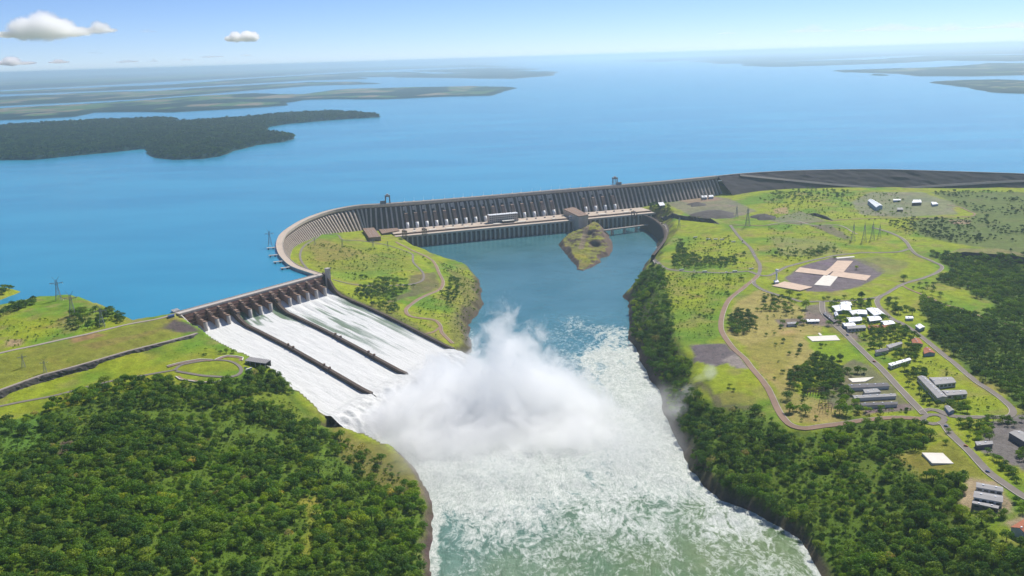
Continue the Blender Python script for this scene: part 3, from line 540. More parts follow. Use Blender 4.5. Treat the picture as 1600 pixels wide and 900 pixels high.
def bld(name, base, z0, h, label, wall='wall_pale', roof='roof_grey', group=None, cat='building', over=.8, rise=0., win=0, parts=True, rt=1.2, extra=None):
    """a building on a four-cornered plan (world x, y); gabled when rise > 0; rows of windows on its two long sides"""
    b = [np.array(q[:2], float) for q in base]; ar = sum(b[i][0] * b[(i + 1) % 4][1] - b[(i + 1) % 4][0] * b[i][1] for i in range(4))
    if ar < 0: b = b[::-1]
    if np.linalg.norm(b[1] - b[0]) < np.linalg.norm(b[2] - b[1]): b = b[1:] + b[:1]
    cen = sum(b) / 4; r = tag(empty(name, (cen[0], cen[1], z0)), label, cat, group)
    MB().prism(b, z0 - 4, z0 + h).build('wall', M[wall], r)
    o = [cen + (q - cen) * (1 + over / max(1, np.linalg.norm(q - cen))) for q in b]
    if rise > 0:
        g0, g1 = (o[0] + o[3]) / 2, (o[1] + o[2]) / 2; m = MB(); z = z0 + h
        vv = [(*o[0], z - .3), (*o[1], z - .3), (*o[2], z - .3), (*o[3], z - .3), (*g0, z + rise), (*g1, z + rise), (*o[0], z + .3), (*o[1], z + .3), (*o[2], z + .3), (*o[3], z + .3), (*g0, z + rise + .6), (*g1, z + rise + .6)]
        m.add(vv, [(6, 7, 11, 10), (8, 9, 10, 11), (0, 4, 5, 1), (2, 5, 4, 3), (0, 1, 7, 6), (2, 3, 9, 8), (0, 6, 10, 4), (3, 4, 10, 9), (1, 5, 11, 7), (2, 8, 11, 5)]).build('roof', M[roof], r)
        MB().prism([b[0], b[1], (b[1] + b[2]) / 2, (b[0] + b[3]) / 2], z0 + h - .5, [z0 + h, z0 + h, z0 + h + rise * .95, z0 + h + rise * .95]).build('gable', M[wall], r)
        MB().prism([(b[0] + b[3]) / 2, (b[1] + b[2]) / 2, b[2], b[3]], z0 + h - .5, [z0 + h + rise * .95, z0 + h + rise * .95, z0 + h, z0 + h]).build('gable', M[wall], r)
    else: MB().prism(o, z0 + h, z0 + h + rt).build('roof', M[roof], r)
    Lb = np.linalg.norm(b[1] - b[0]); wb = np.linalg.norm(b[2] - b[1]); ub = (b[1] - b[0]) / Lb; vb = np.array([-ub[1], ub[0]])
    if Lb > 14 and wb > 6 and parts:
        for j in range(int(Lb / 11)):
            p = b[0] + ub * Lb * (j + .5) / int(Lb / 11) + vb * wb * (.5 if rise > 0 else .3 + .4 * (j % 2)); zz = z0 + h + (rise + .3 if rise > 0 else rt)
            MB().prism([p - ub * 1.1 - vb * .8, p + ub * 1.1 - vb * .8, p + ub * 1.1 + vb * .8, p - ub * 1.1 + vb * .8], zz - .6, zz + .9).build('roof_vent', M['roof_grey' if roof == 'roof_white' else 'roof_white'], r)
    for a, c in ((b[0], b[1]), (b[2], b[3])):                         # long sides
        if not win: break
        L = np.linalg.norm(c - a); t = (c - a) / L; n = np.array([t[1], -t[0]]); k = max(2, int(L / 7))
        for fl in range(win):
            z = z0 + (fl + .35) * h / win
            for j in range(k):
                p = a + t * (L * (j + .5) / k); e = t * min(2.4, L / k * .36)
                m = MB(); m.prism([p - e + n * .12, p + e + n * .12, p + e - n * .2, p - e - n * .2], z, z + h / win * .42).build('window', M['glass'], r)
    return r
q4 = PP([(881, 327), (896, 323.5), (919, 335.5), (904, 338)], 62)
hall = bld('assembly_hall', q4, 0, 60, 'tall grey concrete hall with brown flat roof standing on the powerhouse beside the island', 'concrete', 'brown_concrete', over=2, rt=2.4, cat='hall')
st = np.array(P(893, 338, 50)); MB().bar((st[0], st[1], -3), (st[0], st[1], 50), 9, 14).build('stair_tower', M['concrete'], hall, True); MB().bar((st[0], st[1], 50), (st[0], st[1], 51.5), 9.4, 14).build('tower_roof', M['roof_white'], hall)
bld('assembly_hall', PP([(567, 357.5), (584, 356), (595, 370), (576.5, 371.5)], 57), 38, 18, 'brown roofed hall at the left end of the powerhouse above the green field', 'brown_concrete', 'brown_concrete', over=1.5, rt=2, cat='hall')
bld('substation', PP([(590, 356), (618, 353), (624, 360), (597, 365)], 46), 36, 9, 'low dark brown block behind the left hall against the dam foot', 'dark_wall', 'brown_concrete', over=.5)
s0 = (P(765, 349, 43) - PL) @ pe; s1 = (P(811, 345.6, 43) - PL) @ pe; d0 = (P(788, 347, 43) - PL) @ pm
bld('office_block', [PH(s0, d0, 0), PH(s1, d0, 0), PH(s1, d0 + 24, 0), PH(s0, d0 + 24, 0)], 43, 27, 'grey office block with rows of windows on the middle of the powerhouse roof', 'concrete', 'roof_white', win=4, over=.4, rt=1.)
bld('roof_pavilion', [PH(s0 + 42, d0 - 22, 0), PH(s0 + 84, d0 - 22, 0), PH(s0 + 84, d0 - 6, 0), PH(s0 + 42, d0 - 6, 0)], 43, 7, 'low white roofed pavilion in front of the grey office block', 'dark_wall', 'slab_white', over=.6)
def gantry(name, p, ax, wd, dp, h, label, mat='brown_concrete', cat='gantry crane', group=None, cab=True):
    r = tag(empty(name, tuple(p)), label, cat, group); ax = np.array([ax[0], ax[1], 0]); ay = np.array([-ax[1], ax[0], 0]); p = np.array(p); Z = np.array([0, 0, 1.])
    for sx in (-1, 1):
        for sy in (-1, 1): MB().bar(p + ax * sx * wd / 2 + ay * sy * dp / 2 - Z, p + ax * sx * wd / 2 * .92 + ay * sy * dp / 2 + Z * h * .84, 1.5).build('leg', M[mat], r)
        MB().bar(p + ax * sx * wd / 2 - ay * dp / 2 + Z * h * .45, p + ax * sx * wd / 2 + ay * dp / 2 + Z * h * .45, .8).build('brace', M[mat], r)
    o = [p + ax * a * wd * .56 + ay * b * dp * .6 for a, b in ((-1, -1), (1, -1), (1, 1), (-1, 1))]
    MB().prism(o, p[2] + h * .8, p[2] + h).build('bridge_beam', M[mat], r)
    if cab: o = [p + ax * (a * wd * .18) + ay * b * dp * .3 for a, b in ((-1, -1), (1, -1), (1, 1), (-1, 1))]; MB().prism(o, p[2] + h, p[2] + h * 1.12).build('hoist_house', M['concrete'], r)
    return r
for (u, v), lb in (((632.5, 371), 'brown portal crane on the powerhouse deck near its left end'), ((663.5, 368), 'brown portal crane on the deck one bay right of the leftmost crane'), ((991, 341), 'brown portal crane at the right end of the powerhouse deck by the road')):
    p = P(u, v, 39); gantry('portal_crane', p, pe, 10, 22, 24, lb)
for (u, v), lb in (((605.5, 317), 'dark portal crane on the dam crest above the left hall'), ((960, 289), 'dark portal crane on the dam crest behind the island')):
    i = dam_at(P(u, v, 124)); n = DAMN[i]; t = (-n[1], n[0]); gantry('crest_crane', (DAM[i][0], DAM[i][1], 124), t, 15, 13, 30, lb, 'steel', cab=True)
    k = i + (-2 if u < 700 else 2); c = DAM[k]; t = np.array(t); o = [c[:2] + t * a + n * b for a, b in ((-9, -4), (9, -4), (9, 4), (-9, 4))]
    bld('crest_hut', o, 124.2, 9, 'small dark hut beside the %s crane on the dam crest' % ('left' if u < 700 else 'right'), 'steel', 'roof_dark', over=.3)
lp = empty('lamp_post', (0, 0, 0)); MB().bar((0, 0, 0), (0, 0, 13), .38, 6, .24).build('pole', M['steel_white'], lp); MB().bar((0, 0, 13), (1.6, 0, 13.4), .25, 5).build('arm', M['steel_white'], lp); MB().box(1.2, 2.8, -.5, .5, 13.1, 13.6).build('lamp_head', M['steel_white'], lp)
for j, u in enumerate(np.arange(633, 930, 15.3)):
    v = np.interp(u, [c[0] for c in crest_px], [c[1] for c in crest_px]); i = dam_at(P(u, v, 124)); o = lp if j == 0 else tree_copy(lp)
    o.location = (DAM[i][0] - DAMN[i][0] * 8, DAM[i][1] - DAMN[i][1] * 8, 124); o.rotation_euler.z = math.atan2(DAMN[i][1], DAMN[i][0])
    tag(o, 'slim white lamp post in the row on the lake side of the dam crest', 'lamp post', 'lamp posts along the dam crest')
    m = MB(); n = DAMN[i]; t = np.array([-n[1], n[0]]); c = DAM[i][:2] - n * 12
    tag(m.prism([c + t * a + n * b for a, b in ((-3, -2.5), (3, -2.5), (3, 2.5), (-3, 2.5))], 121, 125.4).build('intake_box', M['slab_white']), 'small white concrete box under a lamp post on the lake side of the crest', 'concrete box', 'white boxes along the lake side of the crest')
# right-hand retaining wall and the bridge
rw = [(1003, 335.5), (1016, 340), (1026, 347), (1036, 357), (1038.5, 366), (1035, 376), (1027, 387), (1018, 398)]
RW, _ = resample(spline(PP(rw, 47), 10), 10); RN = normals2(RW)
sgn = 1 if (RW[4][:2] + RN[4] * 10 - RIVER.mean(0)[:2]) @ (RN[4]) < 0 else -1
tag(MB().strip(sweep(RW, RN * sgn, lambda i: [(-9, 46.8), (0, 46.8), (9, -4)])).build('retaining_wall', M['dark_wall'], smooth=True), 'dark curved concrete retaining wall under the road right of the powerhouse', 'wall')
b0, b1 = P(932, 361.5, 19), P(1034, 348.5, 19); br = tag(empty('river_bridge', tuple((b0 + b1) / 2)), 'low flat road bridge on four piers between the island and the right bank', 'bridge')
bd = (b1 - b0) / np.linalg.norm(b1 - b0); bn = np.array([-bd[1], bd[0], 0])
MB().prism([b0 - bn * 6, b1 - bn * 6, b1 + bn * 6, b0 + bn * 6], 17, 20).build('deck', M['deck'], br)
for s in (-1, 1): MB().prism([b0 + bn * (s * 6 - .4), b1 + bn * (s * 6 - .4), b1 + bn * (s * 6 + .4), b0 + bn * (s * 6 + .4)], 19.9, 21.2).build('railing', M['concrete_light'], br)
for f in (.235, .42, .6, .785): c = b0 + (b1 - b0) * f; MB().prism([c - bn * 5 - bd * 3.2, c - bn * 5 + bd * 3.2, c + bn * 5 + bd * 3.2, c + bn * 5 - bd * 3.2], -6, 17.1).build('pier', M['concrete'], br)

# ------------------------------------------------------------------ rockfill dam
nR = len(ROCK); RKN = normals2(ROCK)
rd_ = tag(empty('rockfill_dam', tuple(ROCK[nR // 2])), 'long dark rockfill embankment dam right of the concrete dam with a pale ramp road', 'dam')
rj = rng.normal(0, 1.2, (nR, 12))
MB().strip(sweep(ROCK, RKN, lambda i: [(-60, 95), (-8, 124)] + [(7 + 1.45 * (124 - z) + rj[i, k], z + rj[i, k] * .4) for k, z in enumerate((123.6, 116, 108, 100, 92, 84, 76, 62, 45))])).build('rock_face', M['rockfill'], rd_)
MB().strip(sweep(ROCK, RKN, lambda i: [(-9, 123), (-8, 124.6), (7, 124.6), (7.6, 123)])).build('crest_road', M['berm'], rd_)
MB().strip(sweep(ROCK, RKN, lambda i: [(6.6, 124.5), (6.6, 125.8), (5.6, 125.8), (5.6, 124.5)])).build('guard_wall', M['concrete_light'], rd_)
def on_face(u, v):
    best = None
    for z in np.arange(124, 30, -.5):
        p = P(u, v, z); d = dist(np.array([p[0]]), np.array([p[1]]), ROCK, False)[0]; e = abs(d - (7 + 1.45 * (124 - z))) + (1e6 if p[1] > np.interp(p[0], ROCK[:, 0], ROCK[:, 1]) else 0)
        if best is None or e < best[0]: best = (e, p)
    return best[1]
for pts in ([(1155, 272.5), (1180, 275), (1230, 280), (1290, 286), (1340, 290.5), (1369, 293)], [(1405, 294), (1440, 291), (1500, 287), (1560, 283.5), (1600, 281.5), (1700, 279)]):
    L = [on_face(*q) for q in pts]; L, _ = resample(L, 20); N_ = normals2(L)
    MB().strip(sweep(L, N_, lambda i: [(-7, L[i][2] + .6), (8, L[i][2] + 2.2), (15, L[i][2] - 4.5)])).build('ramp_road', M['berm'], rd_)

# ------------------------------------------------------------------ spillway
sp = tag(empty('spillway', tuple((SA + SB) / 2)), 'concrete gated spillway with three white water chutes beside the left field', 'spillway')
def spbox(m, a0, a1, c0, c1, z0, z1): return m.prism([SP(a0, c0, 0), SP(a0, c1, 0), SP(a1, c1, 0), SP(a1, c0, 0)], z0, z1)
spbox(MB(), -4, SPL + 4, -15, 4, 121.5, 124.6).build('road_bridge', M['concrete_light'], sp)
for c in (-15.5, 3.4): spbox(MB(), -4, SPL + 4, c, c + 1, 122, 126).build('parapet', M['concrete'], sp)
spbox(MB(), 0, SPL, -13, -6, 94, 121.6).build('bulkhead', M['dark_wall'], sp)
m = MB(); prof = [(-12, 80), (-12, 97), (0, 98), (12, 96.5), (24, 91), (40, 83), (40, 70)]; m.strip([[tuple(SP(a, c, z)) for c, z in prof] for a in (0, SPL)]).build('weir', M['concrete'], sp)
ga = list(np.linspace(0, 110, 5)) + list(np.linspace(110, 217, 5))[1:] + list(np.linspace(217, SPL - 2, 7))[1:]
pa = ga[1:-1]
for i in range(14):
    a0, a1 = ga[i] + 3, ga[i + 1] - 3; arc = [(6 + 5 * math.sin(t) , 101 + 21 * (1 - math.cos(t) * .0) * k) for k, t in ((0, 1.5), (.25, 1.2), (.5, .8), (.75, .4), (1, 0))]
    MB().strip([[tuple(SP(a, c, z)) for c, z in arc] for a in (a0, a1)]).build('gate', M['gate'], sp)
    gt = MB()
    for c, z in ((12, 104), (10, 110), (8, 116)): spbox(gt, a0, a1, c - 1, c + .6, z, z + 1)
    gt.build('gate_rib', M['brown_concrete'], sp)
for i, a in enumerate(pa):
    big = i in (3, 7); hw = 4.2 if big else 2.6; m = MB()
    pr = [(-14, 80), (-14, 121.4), (6, 121.4), (10, 119), (16, 116), (16, 113), (22, 112), (22, 109), (30, 108), (30, 106), (34, 106), (34, 80)]
    L = [tuple(SP(a - hw, c, z)) for c, z in pr]; Rr = [tuple(SP(a + hw, c, z)) for c, z in pr]; n_ = len(pr)
    po = m.add(L + Rr, [tuple(range(n_)), tuple(range(2 * n_ - 1, n_ - 1, -1))] + [(j, n_ + j, n_ + (j + 1) % n_, (j + 1) % n_) for j in range(n_)]).build('pier', M['brown_concrete'], sp)
    if not big:
        q = SP(a, 37, 0); MB().bar((q[0], q[1], 70), (q[0], q[1], 105), 4., 12).build('pier_nose', M['concrete_light'], po, True)
        m = MB(); spbox(m, a - 3.2, a + 3.2, 30, 40, 104.6, 106.5); m.build('nose_cap', M['brown_concrete'], po)
    for c in (12, 20): m = MB(); spbox(m, a - 3.6, a + 3.6, c - 1.2, c + 1.2, 112, 120 if c == 12 else 115); m.build('trunnion_frame', M['brown_concrete'], po)
def wall(name, a0, c0, c1, top, wd, mat, step=12., lip=450.):
    cs = np.arange(c0, c1 + step, step); cs[-1] = c1; rows = []
    for c in cs:
        a = a0 + SKEW * c; z = top(c); rows.append([tuple(SP(a - wd / 2, c, z - 26)), tuple(SP(a - wd / 2, c, z)), tuple(SP(a + wd / 2, c, z)), tuple(SP(a + wd / 2, c, z - 26))])
    m = MB().strip(rows); m.add(rows[-1], [(0, 1, 2, 3)]); return m.build(name, mat, sp)
for k, cl in ((1, LIP_C[1] + 6), (2, LIP_C[2] + 6)):
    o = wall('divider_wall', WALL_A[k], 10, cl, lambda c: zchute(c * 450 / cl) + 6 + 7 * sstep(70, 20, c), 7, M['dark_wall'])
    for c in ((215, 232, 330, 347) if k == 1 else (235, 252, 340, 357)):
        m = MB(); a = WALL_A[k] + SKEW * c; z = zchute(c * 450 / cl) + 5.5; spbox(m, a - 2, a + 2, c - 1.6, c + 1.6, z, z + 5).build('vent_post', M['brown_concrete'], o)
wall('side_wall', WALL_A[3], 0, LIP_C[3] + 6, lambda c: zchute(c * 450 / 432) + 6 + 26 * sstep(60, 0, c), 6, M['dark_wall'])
wall('side_wall', -3, -4, 86, lambda c: np.interp(c, [-4, 10, 60, 90], [124, 122, 101, 97]), 3, M['concrete_light'])
BAYS = [(0, 1), (1, 2), (2, 3)]
for l, r in BAYS:
    rows = []
    for a_f in (0, 1):
        a0 = WALL_A[l] * (1 - a_f) + WALL_A[r] * a_f; lc = LIP_C[l] * (1 - a_f) + LIP_C[r] * a_f
        rows.append([tuple(SP(a0 + SKEW * c, c, z)) for c, z in [(cc * lc / 450, zchute(cc) - 3) for cc in (40, 70, 100, 160, 220, 300, 380, 430, 450)] + [(lc + .5, -8)]])
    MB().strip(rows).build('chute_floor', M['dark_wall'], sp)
# the water in each chute, and its leap off the lip
for l, r in BAYS:
    na = 44 if l < 2 else 64; cs = np.r_[np.arange(14, 440, 4.), np.arange(440, 590, 3.)]; f = np.linspace(0, 1, na)
    F_, C_ = np.meshgrid(f, cs); i0 = 3.8 if l else 1.
    A0 = (WALL_A[l] + i0) * (1 - F_) + (WALL_A[r] - 3.8) * F_; LC = LIP_C[l] * (1 - F_) + LIP_C[r] * F_
    S = C_ - LC; z = zchute(np.minimum(C_ * 450 / LC, 450)) + .3; Sp = np.maximum(S, 0)
    z = z + Sp * .16 - Sp ** 2 / 205.
    A = A0 + SKEW * C_ + Sp * (F_ - .5) * .25
    X = SA[0] + ea[0] * A + eb[0] * C_; Y = SA[1] + ea[1] * A + eb[1] * C_
    lum = (fbm(A, C_ * .8, 11, 50 + l, 3) - .5) * 9 + (fbm(A, C_, 30, 55 + l, 2) - .5) * 8
    z = z + (fbm(A, C_ * .35, 9, 51 + l, 3) - .5) * 1.6 + lum * sstep(-14, 25, S) + 3.4 * sstep(-16, 0, S) * sstep(24, 2, S)
    lane = (A0 - WALL_A[l]) / 26.6; hump = np.abs(np.sin(lane * math.pi)) if l == 2 else 0
    if l == 2: z = z + hump * 2.6 * sstep(30, 60, C_) * sstep(120, 70, C_)
    pier_d = np.abs(lane - np.round(lane)); gap = 0 * C_
    if l == 1: gap = sstep(.6, .72, fbm(C_ * .25, A0, 20, 57, 3) + .3 * sstep(150, 40, C_)) * sstep(200, 90, C_)
    if l == 2: gap = .8 * sstep(.45, .7, fbm(C_ * .12, A0, 12, 58, 3)) * sstep(30, 120, C_) * sstep(420, 200, C_)
    gap = np.maximum(gap, .0)
    o = grid_mesh('spillway_water', X, Y, np.maximum(z, -6), M['white'], attrs={'along': C_, 'across': A0, 'gap': gap}, kind='structure')
tw = SP(SPL + 4, 16, 0); t_ = tag(empty('surge_tower', (tw[0], tw[1], 100)), 'grey concrete tower at the right end of the spillway gates', 'tower')
MB().prism([SP(SPL - 1, 12, 0), SP(SPL - 1, 21, 0), SP(SPL + 8, 21, 0), SP(SPL + 8, 12, 0)], 95, 140).build('shaft', M['concrete'], t_)
MB().prism([SP(SPL - 2, 11, 0), SP(SPL - 2, 22, 0), SP(SPL + 9, 22, 0), SP(SPL + 9, 11, 0)], 140, 142).build('cap', M['concrete_light'], t_)
for j, (u, v) in enumerate([(430, 384), (434, 395), (441, 405), (454, 414)]):
    i = dam_at(P(u + 8, v + 1, 124)); n = DAMN[i]; t = np.array([-n[1], n[0]]); c = DAM[i][:2]
    r = tag(empty('lake_platform', (c[0] - n[0] * 26, c[1] - n[1] * 26, 118)), 'narrow pale platform jutting into the lake from the curved end of the dam', 'platform', 'platforms off the curved dam')
    MB().prism([c - n * 8 - t * 4, c - n * 34 - t * 4, c - n * 34 + t * 4, c - n * 8 + t * 4], 121, 122.6).build('slab', M['concrete_light'], r)
    for d in (18, 30): MB().prism([c - n * (d - 1.5) - t * 3, c - n * (d + 1.5) - t * 3, c - n * (d + 1.5) + t * 3, c - n * (d - 1.5) + t * 3], 108, 121).build('pile', M['dark_wall'], r)

# ------------------------------------------------------------------ river island
IS = [(871, 382), (880, 392), (890, 405), (900, 415), (901, 421), (912, 423), (925, 417), (939, 410), (937, 404), (952, 400), (957, 390), (957, 380), (950, 365), (941, 357), (925, 353), (912, 360), (902, 369), (880, 376)]
IQ = PP(IS, 0); ic = [(885, 382, 10), (895, 398, 12), (905, 412, 9), (912, 419, 3), (930, 410, 6), (905, 378, 18), (915, 366, 30), (924, 356, 40), (928, 362, 44), (938, 363, 38), (930, 372, 36), (940, 374, 30), (945, 380, 20), (922, 376, 14), (920, 388, 15), (932, 386, 12), (944, 392, 15), (950, 372, 24), (912, 400, 14), (930, 398, 8), (952, 386, 10), (918, 371, 16)]
ICP = np.array([P(*q) for q in ic]); ix, iy = np.meshgrid(np.arange(IQ[:, 0].min() - 8, IQ[:, 0].max() + 8, 3.), np.arange(IQ[:, 1].min() - 8, IQ[:, 1].max() + 8, 3.))
wk = [1 / ((ix - q[0]) ** 2 + (iy - q[1]) ** 2 + 60) ** 1.5 for q in ICP]; ih = sum(k * q[2] for k, q in zip(wk, ICP)) / sum(wk)
idd = -sdf(ix, iy, IQ) + (fbm(ix, iy, 20, 203, 3) - .5) * 8; ih = np.minimum(ih + (fbm(ix, iy, 22, 204, 4) - .5) * 16, idd * 1.1 - .5)
icol = mixc(np.array([.2, .2, .05]) * np.ones(ix.shape + (1,)), np.array([.24, .25, .03]), sstep(.45, .6, fbm(ix, iy, 40, 201))); isl = np.hypot(*np.gradient(ih, 3.))
icol = mixc(icol, np.array([.15, .11, .085]), np.maximum(sstep(.38, .7, isl), sstep(10, 4, idd))); icol = mixc(icol, np.array([.22, .17, .12]), (dist(ix, iy, PP([(908, 390), (913, 374), (919, 362)], 14), False) < 9) * .9)
grid_mesh('river_island', ix, iy, ih, M['ground'], keep=idd > -5, cols={'col': icol}, kind='structure')

# ------------------------------------------------------------------ roads and flat ground
def road(name, px, wd, mat, lift=.7, z=None, closed=False, kerb=None):
    wd = wd * .74
    q = GG(px) if z is None else PP(px, z); L, _ = resample(spline(q, 9), 9); N_ = normals2(L); rows = []
    for i in range(len(L)):
        r = []
        for k in (-1, -.5, 0, .5, 1): x, y = L[i][:2] + N_[i] * k * wd / 2; r.append((x, y, (H(x, y) if z is None else z) + lift))
        zc = max(r[2][2], (r[0][2] + r[4][2]) / 2); r = [(a, b, max(c, zc - .5)) for a, b, c in r]
        rows.append([(r[0][0], r[0][1], r[0][2] - 2.)] + r + [(r[4][0], r[4][1], r[4][2] - 2.)])
    o = tag(MB().strip(rows).build(name, mat), kind='structure')
    for s in (kerb or ()):
        j = 1 if s < 0 else 5; m = MB(); m.strip([[(rr[j][0] + N_[i][0] * a * s, rr[j][1] + N_[i][1] * a * s, rr[j][2] + b) for a, b in ((0, 0), (0, .25), (1., .25), (1., -1.5))] for i, rr in enumerate(rows)])
        tag(m.build('kerb', M['kerb']), kind='structure')
    return o
road('road', [(1012, 337), (1025.5, 344.5), (1039, 352), (1043.5, 362.5), (1036, 376), (1026, 388), (1021.5, 399), (1025, 410), (1038, 418), (1065, 423.5), (1110, 426), (1155, 425), (1170, 424), (1185, 429.5), (1200, 431), (1212, 426), (1232, 416), (1268, 407), (1304, 399.5), (1340, 395.5), (1400, 394), (1422, 388)], 11, M['asphalt'], kerb=(1,))
road('road', [(1141, 352), (1150, 364), (1162, 377.5), (1172.5, 388), (1180, 401.5), (1187, 413.5), (1187, 424), (1184, 430)], 12, M['asphalt'])
road('road', [(1184, 430), (1177.5, 437), (1162.5, 449), (1140, 467), (1129.5, 488), (1126, 508), (1129.5, 522.5), (1143, 542), (1162.5, 560), (1178, 580), (1197, 603.5), (1204, 616), (1212.5, 635), (1223, 653), (1235, 665), (1257.5, 670), (1287.5, 666), (1319, 662), (1360, 656), (1400, 653), (1440, 655)], 13, M['track_dirt'], kerb=(-1,))
road('road', [(1178, 436), (1179.5, 444.5), (1193, 453.5), (1215.5, 461), (1238, 467), (1252, 471.5), (1280, 471), (1320, 470), (1355, 467), (1380, 461), (1409.5, 444.5), (1444, 434), (1466, 424.5), (1471, 416), (1456, 408.5), (1432, 398), (1421.5, 387.5), (1417, 380), (1408, 372), (1395, 365.5), (1372.5, 358), (1362, 356)], 11, M['asphalt'], kerb=(1,))
road('road', [(1284.5, 472), (1286.5, 489), (1302.5, 505.5), (1322, 523.5), (1340, 541.5), (1361, 562), (1379.5, 579), (1402, 603.5), (1424.5, 627.5), (1434, 637), (1444, 648)], 13, M['asphalt'], kerb=(-1, 1))
road('road', [(1378, 462), (1371, 469), (1372, 476), (1377, 483), (1394.5, 498.5), (1412.5, 507), (1435, 522.5), (1465, 546.5), (1495, 570.5), (1525, 596), (1555, 615.5), (1572, 629), (1583, 641), (1580, 650), (1566, 652), (1525, 652.5), (1492, 651.5), (1480, 649), (1466, 642), (1450, 640), (1441, 644)], 13, M['asphalt'], kerb=(1,))
road('roundabout', [(1459 + 17 * math.cos(t), 655.5 + 7.5 * math.sin(t)) for t in np.linspace(0, 2 * math.pi, 17)], 12, M['asphalt'], .9)
road('road', [(1470, 660), (1476, 664), (1487.5, 680), (1510, 701), (1532.5, 725), (1547.5, 740), (1570, 756), (1600, 776), (1660, 806)], 14, M['asphalt'], kerb=(1,))
road('road', [(1410, 446), (1420, 452), (1440, 460), (1470, 474), (1500, 482), (1540, 497), (1600, 515), (1700, 540)], 7, M['track_dirt'])
road('road', [(1480, 320), (1500, 324), (1512, 329), (1523, 334), (1518, 338), (1500, 339), (1440, 341), (1380, 341), (1320, 343), (1290, 346), (1200, 352), (1141, 352)], 8, M['track_dirt'])
road('road', [(-300, 620), (-100, 574), (0, 552), (100, 530), (200, 507), (255, 496.5), (277, 491.5)], 10, M['berm'], .8)
road('road', [(-200, 680), (0, 635), (87, 618), (173, 596), (246, 583), (275, 578)], 8, M['asphalt'])
road('road', [(273, 579), (280, 572), (294, 568), (325, 563.5), (356, 564), (372, 571), (377, 581), (362, 589), (325, 588), (290, 583), (275, 580)], 8, M['asphalt'], .9)
road('road', [(505, 366), (527, 367), (537, 375), (570, 377), (608, 384), (642, 396), (646, 410), (660, 425), (661, 437), (645, 444), (610, 446), (555, 445), (520, 437)], 8, M['asphalt'])
road('road', [(618, 378), (645, 392), (675, 407), (685, 425), (692, 440), (687, 452), (667, 461), (650, 470), (637, 480), (634, 487), (642, 495), (677, 500), (688, 510), (690, 520), (707, 537)], 10, M['track_dirt'], kerb=(-1,))
road('road', [(502, 366), (477, 383), (469, 397), (472, 410), (482, 422)], 8, M['asphalt'])
road('track', [(688, 511), (675, 520), (662, 522)], 6, M['track_dirt']); road('track', [(1198, 352), (1240, 345), (1270, 352), (1310, 352), (1340, 366)], 6, M['berm'])
def slab(name, px, mat, label, cat, t=.8):
    q = GG(px); z = max(H(a, b) for a, b in q[:, :2]); c = q.mean(0); o = tag(empty(name, (c[0], c[1], z)), label, cat)
    q = [c[:2] + (a[:2] - c[:2]) for a in q]; MB().prism(q, z - 3, z + t).build('slab', mat, o); return o, q, z + t
o, q, z = slab('floor_slab', [(1242, 425), (1250, 419), (1300, 425.5), (1292, 431.5)], M['slab_pink'], 'left arm of the bare cross shaped concrete floor on the dark lot', 'slab')
slab('floor_slab', [(1303, 424), (1361, 431), (1353, 439), (1296, 431.5)], M['slab_pink'], 'right arm of the bare cross shaped concrete floor on the dark lot', 'slab')
slab('floor_slab', [(1308, 408.5), (1333, 408.5), (1325, 418), (1318, 426), (1290, 424), (1298, 418)], M['slab_pink'], 'far arm of the bare cross shaped concrete floor on the dark lot', 'slab', .95)
slab('floor_slab', [(1288, 430), (1310, 432), (1297, 447.5), (1272, 445.5)], M['slab_white'], 'near arm of the bare cross shaped concrete floor on the dark lot', 'slab', .95)
slab('floor_slab', [(1206, 447), (1226, 440), (1270, 450), (1250, 455.5)], M['slab_pink'], 'orange pink concrete pad in front of the cross shaped floor', 'slab')
slab('floor_slab', [(1306, 403), (1334, 400.5), (1336, 402), (1308, 405)], M['slab_white'], 'narrow white strip of concrete behind the cross shaped floor', 'slab')
o, q, z = slab('sports_court', [(1261, 526.5), (1306, 524.3), (1313, 532), (1269, 533.8)], M['slab_white'], 'blank white rectangular court on green lawn beside the avenue', 'court')
slab('court_path', [(1278, 521), (1281, 520.5), (1285, 524.8), (1281, 525)], M['slab_white'], 'short white path leading to the rectangular court', 'path')
o, q, z = slab('sports_court', [(1440, 711), (1473, 708.5), (1490, 725), (1456, 727)], M['slab_white'], 'white square court with faint grid on the lower right lawn', 'court')
slab('loading_apron', [(1325, 592), (1366, 590), (1352, 597), (1332, 598)], M['slab_white'], 'pale concrete apron beside the long dark roofed sheds', 'slab')

# rock wall below the left field
top = [(-300, 688), (-100, 638), (0, 612), (33, 600), (66, 588), (105, 578), (144, 567), (202, 550), (260, 535.6), (300, 525), (311, 521)]; ztop = [113, 113, 112, 112, 112, 112, 112, 112, 110, 108, 106]
T_ = np.array([P(u, v, z) for (u, v), z in zip(top, ztop)]); L, _ = resample(T_, 5); N_ = normals2(L); rw_ = tag(empty('rock_wall', tuple(L[len(L) // 2])), 'long dark cut rock wall slanting across the green field on the left', 'wall')
jit = rng.normal(0, 1, (len(L), 7))
MB().strip([[(L[i][0] + N_[i][0] * (d + jit[i, k] * .7), L[i][1] + N_[i][1] * (d + jit[i, k] * .7), L[i][2] + z + jit[i, (k + 2) % 7] * .5) for k, (d, z) in enumerate(((-7, -1), (-1, .6), (.6, -2.5), (1.2, -6), (2.2, -9), (3, -12.5), (4, -17)))] for i in range(len(L))]).build('rock_face', M['rock'], rw_)
MB().strip([[(L[i][0] + N_[i][0] * d, L[i][1] + N_[i][1] * d, L[i][2] + z) for d, z in ((-9, -2), (-8, 1.3), (-3, 1.3), (-2, -2))] for i in range(len(L))]).build('service_path', M['berm'], rw_)

